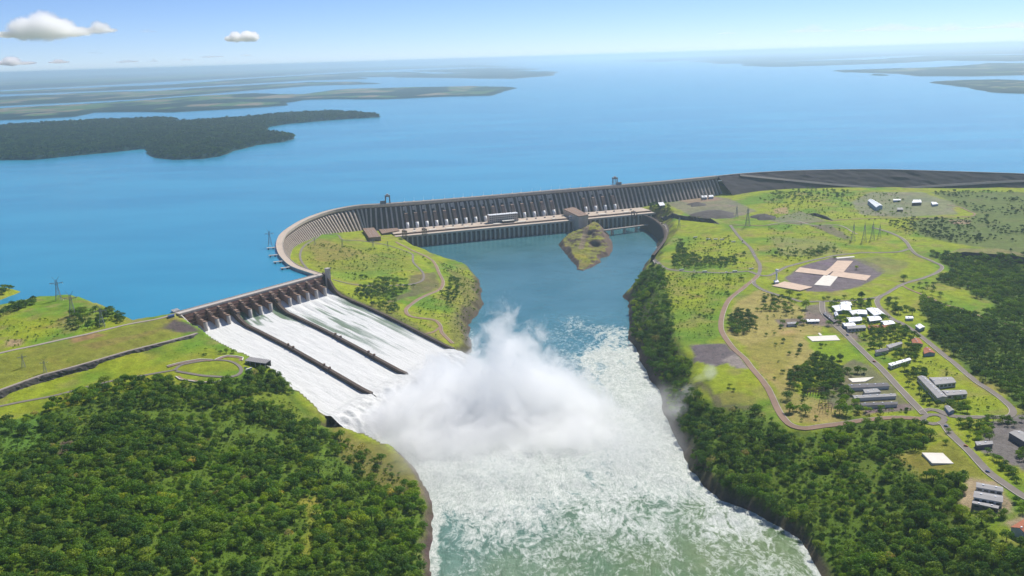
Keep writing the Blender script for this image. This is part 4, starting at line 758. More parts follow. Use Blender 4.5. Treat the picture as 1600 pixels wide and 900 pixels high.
# ------------------------------------------------------------------ buildings on the right bank and at the viewpoint
def bq(name, px, h, label, **k):
    g = G(*np.mean(np.array(px), 0)); z = g[2]
    for _ in range(2):
        q = PP(px, z + h); z = float(np.mean(H(q[:, 0], q[:, 1])))
    return bld(name, q, z, h, label, **k)
W = dict(roof='roof_white', wall='wall_blue', rise=1.6)
bq('school_building', [(1300, 478.5), (1328, 476), (1330, 485), (1307, 486.5)], 6, 'white roofed low block farthest left of the school by the parking shade', win=1, **W)
bq('school_building', [(1313, 472.5), (1329, 472), (1331, 477), (1316, 478)], 5, 'small white roofed block farthest back in the school group', win=1, **W)
bq('school_building', [(1327, 486), (1353.5, 484.5), (1355, 491), (1333, 492.5)], 5, 'white roofed school block in the middle of the group', win=1, **W)
bq('school_building', [(1353.5, 482), (1371.5, 482), (1383.5, 491.5), (1366, 493)], 6, 'large white roofed school block beside the curving right road', win=1, **W)
bq('school_building', [(1323, 496.5), (1344.5, 495), (1347, 501), (1327, 503)], 5, 'white roofed school block behind the round dark tree at the avenue', win=1, **W)
bq('school_building', [(1355, 495), (1371.5, 493.5), (1378, 499.5), (1359.5, 502)], 5, 'white roofed school block in front of the large one by the road', win=1, **W)
bq('school_building', [(1376, 502), (1391, 500.5), (1398.5, 505.5), (1382, 508)], 5, 'white roofed school block nearest the right hand road', win=1, **W)
bq('school_building', [(1316, 505), (1333, 504), (1337, 508.5), (1320, 509.5)], 5, 'small white roofed block at the avenue corner of the school', win=1, **W)
bq('long_shed', [(1323, 510), (1351, 508.5), (1353, 513), (1325, 514.5)], 5, 'long pale grey roofed shed in front of the white school roofs', win=1, roof='roof_grey')
bq('long_shed', [(1356.5, 508.5), (1391, 507.5), (1391, 511.5), (1358, 512.5)], 4, 'long red brown roofed shed in front of the white school roofs', roof='roof_red', rise=1)
bq('small_hut', [(1303, 488.5), (1308, 487.5), (1310, 493), (1305.5, 494)], 4, 'small white hut beside the dark parking shade', **W)
bq('bungalow', [(1260, 499), (1278.5, 499), (1280, 502), (1262, 502.5)], 4, 'white bungalow alone on the bare earth left of the avenue', win=1, **W)
bq('bungalow', [(1230, 504.5), (1244, 503.5), (1245, 506.5), (1231, 507.5)], 4, 'low grey bungalow half hidden by trees left of the avenue', roof='roof_grey')
bq('parking_shade', [(1286, 490), (1291, 488), (1308, 502), (1303, 504)], 3, 'long dark slanting parking shade roof beside the school', roof='roof_dark', wall='roof_dark')
bq('storage_shed', [(1430.5, 509), (1438, 506), (1445, 511), (1437, 514)], 6, 'square grey blue shed on the grass right of the road', roof='roof_white', wall='wall_blue', rise=1.2)
bq('storage_shed', [(1415, 495), (1426, 495), (1427, 498), (1415.5, 498.5)], 4, 'small white shed below the broad dark tree', roof='roof_white')
bq('brick_house', [(1424.5, 531), (1436.5, 529), (1442, 537.5), (1427, 539)], 5, 'red tile roofed house nearer the school along the right road', roof='roof_red', rise=2.5)
bq('brick_house', [(1443, 545), (1452, 543.5), (1461, 551.5), (1444, 553)], 5, 'red tile roofed house with white front at the grass edge', roof='roof_red', rise=2.5, wall='wall_blue')
bq('long_shed', [(1388, 569), (1421, 560), (1423.5, 563), (1393, 572.5)], 5, 'long narrow white roofed shed slanting beside the avenue trees', roof='roof_white', win=1)
bq('workshop', [(1385, 540), (1408, 534.5), (1410, 537.5), (1390, 545)], 5, 'pale grey roofed workshop among trees behind the avenue', roof='roof_grey')
bq('workshop', [(1367.5, 548), (1387, 544), (1388.5, 548), (1369, 552)], 5, 'dark roofed workshop among trees nearest the avenue', roof='roof_dark')
bq('warehouse', [(1433.5, 588.5), (1446, 588.5), (1480, 620), (1465, 622)], 8, 'long slanting grey roofed warehouse beside the dense row of trees', rise=1.5, win=1)
bq('warehouse', [(1452, 590), (1486, 589), (1493.5, 597.5), (1462, 601)], 8, 'broad grey roofed warehouse at the back of the warehouse group', rise=1.5, win=1)
bq('warehouse', [(1471, 610), (1507, 609.5), (1511, 615.5), (1480, 618)], 7, 'front grey roofed warehouse nearest the grass point', rise=1.2, win=1)
bq('long_shed', [(1325, 600.5), (1385, 598), (1389.5, 603.5), (1328, 606.5)], 5, 'long dark roofed shed just below the pale apron', roof='roof_dark', rise=1.2)
bq('long_shed', [(1332.5, 618), (1398, 615), (1400, 619), (1335.5, 622.5)], 5, 'long dark roofed shed middle of three beside the avenue', roof='roof_grey', rise=1)
bq('long_shed', [(1344, 630), (1402, 628), (1402, 632), (1347, 634)], 5, 'long dark roofed shed lowest of three beside the gravel yard', roof='roof_dark', rise=1)
bq('workshop', [(1349, 609.5), (1370, 608), (1376, 613), (1352, 615)], 5, 'short grey roofed workshop between the long dark sheds', roof='roof_grey')
bq('hangar', [(1356, 313), (1364, 312), (1379, 321), (1369, 324)], 13, 'tall pale roofed hangar standing alone below the rockfill dam', roof='roof_white', wall='wall_blue', rise=4)
bq('depot_building', [(1427, 312.5), (1438.5, 312.5), (1440, 316.5), (1425, 317)], 10, 'bright white roofed depot building below the rockfill dam', roof='roof_white', wall='roof_dark')
bq('depot_building', [(1402, 325), (1411, 325), (1411, 328), (1402, 328)], 6, 'small pale roofed depot hut in front of the hangar yard', roof='roof_grey', wall='roof_dark')
bq('depot_building', [(1396, 311.5), (1407, 311.5), (1407, 313.2), (1396, 313.4)], 6, 'narrow white roofed depot shed between hangar and bright depot', roof='roof_white', wall='wall_blue')
bq('depot_building', [(1455, 316), (1462, 316), (1466, 319), (1457, 320)], 6, 'grey white depot shed farthest right near the dirt road', roof='roof_white', wall='wall_blue')
bq('gate_house', [(1476, 635), (1484, 635), (1491, 641), (1483, 644)], 5, 'blue grey roofed gatehouse above the roundabout', roof='roof_grey', wall='wall_blue', rise=1.5)
bq('bus_garage', [(1577, 676), (1594, 673), (1632, 690), (1612, 697)], 8, 'grey roofed garage at the right edge of the parking lot', roof='roof_grey', wall='roof_dark', rise=1.5)
bq('canteen', [(1524, 691), (1550, 690), (1551, 694.5), (1527, 697)], 5, 'low pale roofed canteen hidden among parking lot trees', roof='roof_grey', wall='roof_dark')
bq('laboratory', [(1526.5, 754), (1566, 761.5), (1566.5, 768.5), (1526, 761.5)], 6, 'back row of three parallel grey roofed blocks in the walled earth yard', roof='roof_grey', wall='wall_pale', rise=1.2, win=1)
bq('laboratory', [(1523, 768), (1566, 775.5), (1566, 785.5), (1521.5, 777.5)], 7, 'wide middle one of three parallel grey blocks in the walled earth yard', roof='roof_grey', wall='wall_pale', rise=1.2, win=1)
bq('laboratory', [(1520.5, 783.5), (1560, 792.5), (1558.5, 796.5), (1519.5, 788)], 5, 'narrow front row of three parallel grey blocks in the walled earth yard', roof='roof_grey', wall='roof_dark', win=1)
bq('brick_house', [(1580, 824), (1600, 812), (1627, 823), (1606, 838)], 6, 'red tile roofed house cut by the lower right picture edge', roof='roof_red', rise=4.5, wall='wall_pale')
bq('dam_hut', [(1096, 306), (1104, 305.5), (1105, 308.5), (1097, 309)], 7, 'white roofed hut left of a pair at the foot of the ribbed dam', roof='roof_white')
bq('dam_hut', [(1107.5, 305.5), (1114, 305), (1115, 307.5), (1108, 308)], 7, 'pale roofed hut right of a pair at the foot of the ribbed dam', roof='roof_white')
bq('pump_house', [(1028, 328), (1036, 327), (1039, 332), (1031, 333)], 8, 'white roofed pump house right of the powerhouse end', roof='roof_white', wall='roof_dark')
bq('spillway_office', [(268, 488.5), (277, 485.5), (281, 488), (272, 491.5)], 10, 'grey office box beside the left end of the spillway bridge', roof='roof_grey', wall='concrete', win=1)
bq('blue_trailer', [(262, 493.5), (271, 491), (272.5, 492.5), (263.5, 495)], 4, 'blue trailer parked beside the grey office at the spillway end', wall='blue_paint', roof='blue_paint', over=.1, rt=.3, cat='trailer')
vq = PP([(390, 558), (423, 563), (415, 568.5), (382.5, 564)], 97); vz = 90.5; vc = tag(empty('viewpoint_shelter', (vq[:, 0].mean(), vq[:, 1].mean(), vz)), 'open viewpoint shelter with broad ridged grey roof beside the left chute', 'shelter')
MB().prism(vq, vz + 6.4, vz + 7.2).build('roof', M['roof_grey'], vc); MB().prism([vq[0] * .94 + vq[3] * .06, vq[1] * .94 + vq[2] * .06, vq[1], vq[0]], vz - 4, vz + 6.4).build('back_wall', M['roof_dark'], vc)
for k in range(13): f = k / 12; a = vq[0] * (1 - f) + vq[1] * f; b = vq[3] * (1 - f) + vq[2] * f; MB().bar((a[0], a[1], vz + 7.4), (b[0], b[1], vz + 7.4), .3).build('roof_rib', M['roof_dark'], vc)
for f in (.03, .25, .5, .75, .97): a = vq[3] * (1 - f) + vq[2] * f; MB().bar((a[0], a[1], vz - 3), (a[0], a[1], vz + 6.4), .5, 6).build('post', M['concrete_light'], vc)
for px, lb in (([(261, 573), (285, 567), (311, 562.3), (332, 563)], 'long pale stone parking wall along the upper side of the viewpoint loop'), ([(336, 563), (345, 559), (355, 556.5), (370, 557.5), (380, 559.5), (378, 564)], 'pale stone wall of the raised terrace beside the viewpoint shelter'), ([(275, 589), (281, 593.5), (312, 598.5), (338, 598.5), (349, 593.5)], 'long pale stone parking wall along the lower side of the viewpoint loop')):
    L, _ = resample(GG(px), 4); N_ = normals2(L); r = tag(empty('stone_wall', tuple(L[len(L) // 2])), lb, 'wall'); s = 1 if 'lower' in lb else -1
    MB().strip(sweep(L, N_ * s, lambda i: [(1.2, H(*L[i][:2]) - 2), (1.2, H(*L[i][:2]) + 2.0), (-.2, H(*L[i][:2]) + 2.0), (-.2, H(*L[i][:2]) - 2)])).build('coping', M['slab_white'], r)
    MB().strip(sweep(L, N_ * s, lambda i: [(-.4, H(*L[i][:2]) + 1.0), (-6, H(*L[i][:2]) + .9), (-6.2, H(*L[i][:2]) - 2)])).build('parking_bay', M['brown_concrete'], r)
g = G(1213, 440); wt = tag(empty('water_tower', tuple(g)), 'slim white water tower with flared tank left of the cross shaped floor', 'water tower')
MB().bar(g - [0, 0, 2], g + [0, 0, 22], 2.2, 12, 1.8).build('shaft', M['steel_white'], wt, True); MB().bar(g + [0, 0, 22], g + [0, 0, 25], 1.8, 12, 3.8).build('tank_cone', M['steel_white'], wt, True); MB().bar(g + [0, 0, 25], g + [0, 0, 30], 3.8, 12, 3.6).build('tank', M['steel_white'], wt, True)
bq('tank_hut', [(1209, 439), (1215, 438), (1217, 440.5), (1211, 441.5)], 4, 'small white hut at the foot of the slim water tower', roof='roof_white')

# ------------------------------------------------------------------ pylons, vehicles
def make_pylon():
    r = empty('transmission_tower', (0, 0, 0)); S = 6.; Ht = 44.
    def leg(sx, sy, z):
        k = np.interp(z, [0, 26, 44], [1, .38, .26]); return (sx * S * k, sy * S * k, z)
    for sx in (-1, 1):
        for sy in (-1, 1): m = MB(); m.bar(leg(sx, sy, -2), leg(sx, sy, 26), .34); m.bar(leg(sx, sy, 26), leg(sx, sy, 44), .28); m.build('leg', M['steel'], r)
    m = MB(); zs = [0, 9, 17, 23, 28, 33, 38, 44]
    for a, b in zip(zs[:-1], zs[1:]):
        for f in (lambda s, z: leg(s, 1, z), lambda s, z: leg(s, -1, z), lambda s, z: leg(1, s, z), lambda s, z: leg(-1, s, z)):
            m.bar(f(-1, a), f(1, b), .17, 3); m.bar(f(1, a), f(-1, b), .17, 3); m.bar(f(-1, b), f(1, b), .17, 3)
    m.build('bracing', M['steel'], r)
    m = MB()
    for y in (-1.4, 1.4): m.bar((-13, y * .3, 38), (13, y * .3, 38), .3); m.bar((-13, y * .3, 38), (0, y, 34), .2); m.bar((13, y * .3, 38), (0, y, 34), .2)
    for k in range(-5, 6): m.bar((k * 2.4, .4, 38), (k * 2.4 + 1.2, 0, 38 - 4 * (1 - abs(k) / 6)), .15, 3)
    m.build('crossarm', M['steel'], r)
    for s in (-1, 1): MB().bar((s * 1.6, 0, 43), (s * 6.5, 0, 51), .25).build('earth_wire_horn', M['steel'], r)
    for x in (-12, 0, 12): MB().bar((x, 0, 38), (x, 0, 34), .3, 6).build('insulator', M['steel_white'], r)
    return r
pyl = make_pylon()
PY = [(92, 469, 1., 20, 'lattice pylon on the hilltop above the lake, leftmost of the three'), (114, 494, 1.0, 20, 'lattice pylon in the middle of three on the left hill'), (160, 511, .86, 20, 'lattice pylon on the bushy slope right of two others on the left hill'),
      (37, 574, .5, 25, 'short lattice pylon in the left field nearer the picture edge'), (71, 583, .5, 25, 'short lattice pylon in the left field above the rock wall'),
      (1333, 376, 1.05, 70, 'tall lattice pylon left of a close group of three on the plateau'), (1350, 378, 1.1, 70, 'tall lattice pylon in the middle of a close group of three'), (1363, 375, 1.05, 70, 'tall lattice pylon right of a close group of three on the plateau'),
      (1151, 340, .8, 60, 'lattice pylon standing behind the bigger one near the dark earth heap'), (1168, 354, 1.25, 60, 'big lattice pylon beside the dirt road behind the bus park'), (1061, 356, .75, 60, 'lattice pylon on the grass near the riverside road bend'), (1374, 372, .8, 70, 'shorter lattice pylon just right of the close group of three'),
      (1100, 312, .9, 60, 'lattice pylon at the foot of the ribbed dam'), (492, 383, .5, 40, 'small lattice pylon at the road inside the dam curve'), (535, 386, .5, 40, 'small lattice pylon on the field above the inner road'), (583, 386, .55, 40, 'small lattice pylon in front of the left hall'), (606, 388, .5, 40, 'small lattice pylon right of the left hall near the river')]
def place(proto, first, loc, rz, sc, label, cat, group=None):
    o = proto if first else tree_copy(proto); o.location = loc; o.rotation_euler.z = rz; o.scale = (sc,) * 3; return tag(o, label, cat, group)
for k, (u, v, s, a, lb) in enumerate(PY): place(pyl, k == 0, tuple(G(u, v)), R(a), s, lb, 'pylon', 'transmission towers')
c = P(432, 383, 122.6)
i = dam_at(c); place(pyl, False, tuple(np.append(DAM[i][:2] - DAMN[i] * 25, 122.6)), R(20), .9, 'lattice pylon standing on the lake platform at the dam curve', 'pylon', 'transmission towers')
def make_bus(mat, L, h, wd, name):
    r = empty(name, (0, 0, 0)); m = MB(); l = L / 2; y = wd / 2
    m.strip([[(x, s * yy, z) for s, yy, z in ((-1, y, .45), (-1, y, h * .72), (-1, y * .9, h), (1, y * .9, h), (1, y, h * .72), (1, y, .45))] for x in (-l, -l * .97, l * .95, l)]); m.f += [(0, 1, 2, 3, 4, 5), (23, 22, 21, 20, 19, 18)]; m.build('body', M[mat], r)
    for s in (-1, 1): MB().box(-l * .9, l * .9, s * y - .03, s * y + .03, h * .5, h * .76).build('side_window', M['glass'], r)
    MB().box(l - .03, l + .04, -y * .85, y * .85, h * .45, h * .8).build('windscreen', M['glass'], r)
    for x in (-l * .6, l * .62):
        for s in (-1, 1): MB().bar((x, s * (y - .3), .5), (x, s * (y + .02), .5), .5, 10).build('wheel', M['rubber'], r)
    return r
bus = make_bus('white_paint', 12, 3.3, 2.6, 'tour_bus'); BU = [(1106.5, 375, 'white bus leftmost in the visitor car park'), (1118, 375, 'white bus in the middle of the visitor car park'), (1128, 375.5, 'white bus at the right end of the visitor car park'), (1086.5, 372, 'bus turning at the round end of the visitor car park'), (1065, 423, 'white bus on the straight road leftmost of the row'), (1101, 425.8, 'white bus third in the row along the straight road'), (1148, 425.4, 'white bus fifth in the row along the straight road'), (1174, 421.5, 'white bus by the shrubs at the road junction'), (1146, 379, 'white bus leaving the visitor car park'), (389, 579, 'white bus parked beside the viewpoint shelter')]
for k, (u, v, lb) in enumerate(BU): g = G(u, v); place(bus, k == 0, (g[0], g[1], g[2] + .9), R(8 if u > 500 else 50), 1., lb, 'bus', 'tour buses')
def make_car(mat):
    r = empty('parked_car', (0, 0, 0)); m = MB(); m.strip([[(x, s * .9, z) for s, z in ((-1, .3), (-1, .95), (1, .95), (1, .3))] for x in (-2.2, 2.2)]); m.f += [(0, 1, 2, 3), (7, 6, 5, 4)]; m.build('body', M[mat], r)
    m = MB(); m.strip([[(x * k, s * .8 * k, z) for s in (-1, 1)] for x, z, k in ((-2., .95, 1), (-1.3, 1.5, .95), (.6, 1.5, .95), (1.3, .95, 1))]).build('roof', M[mat], r)
    for s in (-1, 1): MB().box(-1.6, .9, s * .82 - .03, s * .82 + .03, .98, 1.4).build('side_window', M['glass'], r)
    for x in (-1.4, 1.4):
        for s in (-1, 1): MB().bar((x, s * .7, .33), (x, s * .93, .33), .33, 10).build('wheel', M['rubber'], r)
    return r
cars = {k: make_car(k) for k in ('white_paint', 'blue_paint', 'roof_red')}; used = set()
for u, v, a, mt, lb in [(1084.5, 423.5, 8, 'white_paint', 'white car second in the row along the straight road'), (1135, 425.8, 8, 'white_paint', 'white car fourth in the row along the straight road'), (1176, 395.5, 55, 'white_paint', 'white car ahead on the road up from the junction'), (1180, 401, 55, 'white_paint', 'white car following uphill on the road from the junction'), (1160.5, 380, 40, 'white_paint', 'white car leaving the visitor park onto the road'), (1324, 524.5, -45, 'blue_paint', 'dark car driving on the avenue past the white court'), (1366, 566, -45, 'roof_red', 'dark red car on the avenue beside the paved yard'), (1509, 698, -45, 'roof_red', 'red car on the lower avenue below the roundabout'), (1478, 667, -45, 'blue_paint', 'dark car on the lower avenue near the roundabout'), (384, 576, 40, 'blue_paint', 'dark blue car beside the viewpoint shelter'), (1543, 738, -45, 'blue_paint', 'dark car on the lower avenue by the hedge')]:
    g = G(u, v); place(cars[mt], mt not in used, (g[0], g[1], g[2] + .9), R(a), 1.25, lb, 'car', 'cars on the roads'); used.add(mt)

def cut_bank(px, h, label, back=40.):
    L, _ = resample(GG(px), 8); N_ = normals2(L); z = H(L[:, 0], L[:, 1]); j = rng.normal(0, 1, (len(L), 4)); n_ = len(L); e = np.minimum(1, np.minimum(np.arange(n_), n_ - 1 - np.arange(n_)) / 5.)
    r = tag(empty('cut_bank', tuple(L[n_ // 2])), label, 'bank')
    MB().strip([[(L[i][0] + N_[i][0] * d + j[i, k], L[i][1] + N_[i][1] * d + j[i, k], z[i] + q * e[i]) for k, (d, q) in enumerate(((-2, h), (0, h * .9), (2.5, h * .4), (5, -3)))] for i in range(n_)]).build('rock_face', M['rock'], r)
    MB().strip([[(L[i][0] + N_[i][0] * d, L[i][1] + N_[i][1] * d, (H(L[i][0] + N_[i][0] * d, L[i][1] + N_[i][1] * d) if d < -back + 1 else z[i]) + q * e[i]) for d, q in ((-back, -1), (-back * .5, h * .75), (-2, h))] for i in range(n_)]).build('grass_top', M['bank_grass'], r)
M['bank_grass'] = plain('bank_grass', (.2, .25, .03), .95, .5, .06)
cut_bank([(1034, 338), (1060, 342), (1092, 346), (1124, 350)], 13, 'dark rock cutting along the grass right of the powerhouse')
cut_bank([(1478, 400), (1520, 403), (1560, 406), (1600, 411), (1680, 420)], 14, 'dark cut cliff at the far edge of the dense right wood')
cut_bank([(1262, 334), (1280, 339), (1302, 345)], 9, 'short green and dark cutting on the plateau below the hangar', 25)
def heap(px, h, label):
    q = GG(px); c = q[:, :2].mean(0); rr = np.hypot(*(q[:, :2] - c).T); m = MB(); r = np.random.default_rng(int(px[0][0])); z = float(H(*c)); n_ = 20
    an = np.arctan2(*(q[:, :2] - c).T[::-1]); o = np.argsort(an); rows = []
    for k, f in enumerate((1.05, .8, .55, .3, .05)):
        row = []
        for t_ in np.linspace(-math.pi, math.pi, n_ + 1): R_ = np.interp(t_, an[o], rr[o], period=2 * math.pi) * f * (1 + .12 * math.sin(5 * t_ + k)); row.append((c[0] + math.cos(t_) * R_, c[1] + math.sin(t_) * R_, z - 2 + (h + 2) * (k / 4) ** .8 + r.normal(0, .3)))
        row[-1] = row[0]; rows.append(row)
    tag(m.strip(rows).build('earth_heap', M['rock']), label, 'heap')
heap([(1090, 340), (1100, 331), (1122, 329), (1146, 335), (1148, 341), (1120, 343)], 14, 'long dark heap of earth in front of the ribbed dam')
heap([(1079, 321), (1086, 316), (1098, 318), (1098, 323)], 9, 'small dark heap of earth behind the long one')
heap([(1182, 342), (1188, 335), (1200, 338), (1210, 343), (1196, 345)], 13, 'pointed dark heap of earth right of the big pylon')
heap([(506, 650), (514, 646), (524, 655), (527, 668), (516, 668), (508, 662)], 13, 'brown rock outcrop at the lip of the left chute')
def switch_frame(u0, v0, u1, v1, n_, label):
    a, b = G(u0, v0), G(u1, v1); r = tag(empty('switch_frame', tuple((a + b) / 2)), label, 'steel frame')
    for k in range(n_):
        p = a + (b - a) * k / (n_ - 1); p[2] = H(p[0], p[1]); MB().bar(p - [0, 0, 1], p + [0, 0, 8], .35).build('post', M['brown_concrete'], r)
    MB().bar((a[0], a[1], a[2] + 7.6), (b[0], b[1], b[2] + 7.6), .4).build('beam', M['brown_concrete'], r)
for k, (a, b) in enumerate((((1263, 614), (1287, 612)), ((1262, 617), (1288, 615)), ((1261, 620), (1288, 618)))): switch_frame(*a, *b, 7, ['back', 'middle', 'front'][k] + ' row of brown steel frames in the dusty yard below the grove')
for k, (a, b) in enumerate((((1280, 632), (1298, 631)), ((1279, 638), (1300, 637)), ((1281, 645), (1299, 644)))): switch_frame(*a, *b, 5, ['back', 'middle', 'front'][k] + ' row of brown posts in the yard near the dirt road bend')

# ------------------------------------------------------------------ trees
def crown_mesh(seed, rad, ht, nl, leaf, lobes=7, flat=.75, base=.28):
    r = np.random.default_rng(seed); m = MB(); ls = []
    for k in range(lobes):
        t = 2 * math.pi * (k + r.random() * .8) / (lobes - 1); rr = 0 if k == 0 else rad * (.45 + .25 * r.random())
        ls.append((np.array([math.cos(t) * rr, math.sin(t) * rr, ht * (base + .3 + .22 * r.random() + (.12 if k == 0 else 0))]), rad * (.42 + .2 * r.random())))
    ls.append((np.array([0, 0, ht * (base + .28)]), rad * .7))
    for i in range(nl):
        c, q = ls[int(r.integers(len(ls)))]; d = r.normal(0, 1, 3); d /= np.linalg.norm(d)
        if d[2] < -.35: d[2] *= -1
        p = c + d * q * (.8 + .28 * r.random()) * np.array([1, 1, flat]); n = d + r.normal(0, .45, 3); n /= np.linalg.norm(n)
        u = np.cross(n, r.normal(0, 1, 3)); u /= np.linalg.norm(u) + 1e-9; w_ = np.cross(n, u); s = leaf * (.6 + .8 * r.random())
        m.add([p - u * s, p - w_ * s * .6, p + u * s, p + w_ * s * .6], [(0, 1, 2, 3)])
    return m
def trunk_mesh(seed, rad, ht):
    r = np.random.default_rng(seed); m = MB(); m.bar((0, 0, -1.5), (.15, .1, ht * .5), ht * .035, 6, ht * .02)
    for k in range(4):
        t = 1.57 * k + r.random(); m.bar((.1, .1, ht * (.34 + .04 * k)), (math.cos(t) * rad * .55, math.sin(t) * rad * .55, ht * (.62 + .1 * r.random())), ht * .016, 5, ht * .007)
    return m
PROTO = bpy.data.collections.new('plant_kinds')
def kind_mesh(name, crown, trunk, mat):
    me = bpy.data.meshes.new(name); v = crown.v + trunk.v; o = len(crown.v); f = crown.f + [tuple(i + o for i in q) for q in trunk.f]
    me.from_pydata(v, [], f); me.update(); me.materials.append(M[mat]); me.materials.append(M['bark'])
    mi = np.zeros(len(f), np.int32); mi[len(crown.f):] = 1; me.polygons.foreach_set('material_index', mi); return me
TREE = []
for k in range(7):
    rad, ht = [(5.2, 11), (6, 12), (4.6, 12.5), (5.6, 10), (4.2, 9), (6.4, 13), (5, 11.5)][k]
    c = crown_mesh(300 + k, rad, ht, 620, .56, 6 + k % 3, .95, .1); t = trunk_mesh(320 + k, rad, ht)
    TREE.append((c.mesh('tree_crown'), t.mesh('tree_trunk'), kind_mesh('whole_tree', c, t, 'leaf'), rad))
for c, t, *_ in TREE: c.materials.append(M['leaf']); t.materials.append(M['bark'])
def scatter_tree(name, pts, rot, scl, idx, kinds, kind='stuff'):
    me = bpy.data.meshes.new(name); me.vertices.add(len(pts)); me.vertices.foreach_set('co', np.asarray(pts, np.float32).ravel())
    me.attributes.new('turn', 'FLOAT', 'POINT').data.foreach_set('value', np.asarray(rot, np.float32))
    me.attributes.new('size', 'FLOAT', 'POINT').data.foreach_set('value', np.asarray(scl, np.float32))
    me.attributes.new('sort', 'INT', 'POINT').data.foreach_set('value', np.asarray(idx, np.int32))
    o = bpy.data.objects.new(name, me); COL.objects.link(o); o['kind'] = kind
    col = bpy.data.collections.new(name + '_kinds')
    for i, km in enumerate(kinds): col.objects.link(bpy.data.objects.new('kind_%02d' % i, km))
    g = bpy.data.node_groups.new(name, 'GeometryNodeTree'); g.interface.new_socket('Geometry', in_out='INPUT', socket_type='NodeSocketGeometry'); g.interface.new_socket('Geometry', in_out='OUTPUT', socket_type='NodeSocketGeometry')
    a = g.nodes.new('NodeGroupInput'); b = g.nodes.new('NodeGroupOutput'); ip = g.nodes.new('GeometryNodeInstanceOnPoints'); ci = g.nodes.new('GeometryNodeCollectionInfo')
    ci.inputs['Collection'].default_value = col; ci.inputs['Separate Children'].default_value = True; ci.inputs['Reset Children'].default_value = True
    def at(n_, ty): x = g.nodes.new('GeometryNodeInputNamedAttribute'); x.data_type = ty; x.inputs['Name'].default_value = n_; return x.outputs['Attribute']
    cx = g.nodes.new('ShaderNodeCombineXYZ'); L_ = g.links.new; L_(at('turn', 'FLOAT'), cx.inputs['Z'])
    L_(a.outputs[0], ip.inputs['Points']); L_(ci.outputs[0], ip.inputs['Instance']); ip.inputs['Pick Instance'].default_value = True
    L_(at('sort', 'INT'), ip.inputs['Instance Index']); L_(cx.outputs[0], ip.inputs['Rotation']); L_(at('size', 'FLOAT'), ip.inputs['Scale']); L_(ip.outputs[0], b.inputs[0])
    md = o.modifiers.new('plants', 'NODES'); md.node_group = g; return o
road_lines = [np.array([v.co[:2] for v in o.data.vertices]) for o in COL.objects if o.name.startswith(('road', 'track'))]
road_pts = np.vstack(road_lines)
rmask = np.zeros((len(GY), len(GX)), bool)
for x, y in road_pts:
    i, j = int(round((x - GX[0]) / 7)), int(round((y - GY[0]) / 7))
    if 1 <= i < len(GX) - 1 and 1 <= j < len(GY) - 1: rmask[j - 1:j + 2, i - 1:i + 2] = True
blocks = []
for o in COL.objects:
    if o.type == 'MESH' and o.name.startswith(('wall', 'slab', 'coping', 'roof')) and o.parent and len(o.data.vertices) <= 16:
        c = np.array([v.co[:] for v in o.data.vertices]) + np.array(o.parent.location); blocks.append((c[:, 0].min() - 3, c[:, 0].max() + 3, c[:, 1].min() - 3, c[:, 1].max() + 3))
def free(p):
    i = np.clip(np.round((p[:, 0] - GX[0]) / 7).astype(int), 0, len(GX) - 1); j = np.clip(np.round((p[:, 1] - GY[0]) / 7).astype(int), 0, len(GY) - 1)
    k = ~rmask[j, i]
    for a, b, c, d in blocks: k &= ~((p[:, 0] > a) & (p[:, 0] < b) & (p[:, 1] > c) & (p[:, 1] < d))
    a = (p[:, 0] - SA[0]) * ea[0] + (p[:, 1] - SA[1]) * ea[1]; c = (p[:, 0] - SA[0]) * eb[0] + (p[:, 1] - SA[1]) * eb[1]
    k &= ~((c > -20) & (c < 480) & (a > SKEW * c - 7) & (a < 386 + SKEW * c)); k &= ~((c > 430) & (c < 620) & (a > SKEW * c - 42) & (a < 300)); return k & (sdf(p[:, 0], p[:, 1], RIVER) > 7)
def fill(px, sp, dens=1., seed=0, holes=(), feather=0):
    q = GG(px); r = np.random.default_rng(seed); x, y = np.meshgrid(np.arange(q[:, 0].min(), q[:, 0].max(), sp), np.arange(q[:, 1].min(), q[:, 1].max(), sp))
    x = x.ravel() + r.uniform(-.48, .48, x.size) * sp; y = y.ravel() + r.uniform(-.48, .48, y.size) * sp
    k = inside(x, y, q) & (r.random(x.size) < dens)
    p = np.stack([x, y], 1)[k]; p = p[free(p)]
    for h, f in holes: hq = GG(h); k = ~(inside(p[:, 0], p[:, 1], hq) & (r.random(len(p)) < f)); p = p[k]
    return np.c_[p, H(p[:, 0], p[:, 1])]
def seen(p):                                   # kept near what the picture can show
    c = (p - np.array([0, 0, CAMH])) @ CM; u = 800 + FOC * c[:, 0] / -c[:, 2]; v = 450 - FOC * c[:, 1] / -c[:, 2]
    return (u > -60) & (u < 1660) & (v < 960), (u > 6) & (u < 1594) & (v < 894)
holesL = [([(470, 780), (500, 775), (496, 810), (488, 870), (470, 870), (480, 820)], .92), ([(555, 700), (620, 730), (645, 770), (605, 765), (570, 740), (530, 705)], .8), ([(95, 690), (118, 686), (112, 706), (92, 710)], .97), ([(0, 660), (60, 650), (70, 690), (0, 730)], .8), ([(400, 618), (460, 612), (515, 668), (500, 690), (440, 640)], .85), ([(90, 640), (300, 642), (440, 618), (450, 632), (300, 654), (100, 656)], .8), ([(260, 660), (330, 655), (440, 672), (480, 700), (420, 695), (300, 676)], .75), ([(500, 700), (540, 705), (560, 760), (520, 770), (490, 730)], .7)]
holesR = [([(1400, 700), (1440, 742), (1500, 810), (1520, 830), (1490, 830), (1430, 760), (1380, 720)], .6), ([(1300, 690), (1350, 700), (1400, 760), (1380, 770)], .55), ([(1040, 425), (1046, 470), (1020, 485), (1005, 510), (1000, 490), (1025, 450)], .75), ([(1010, 418), (1034, 424), (1020, 436), (1004, 448)], .6)]
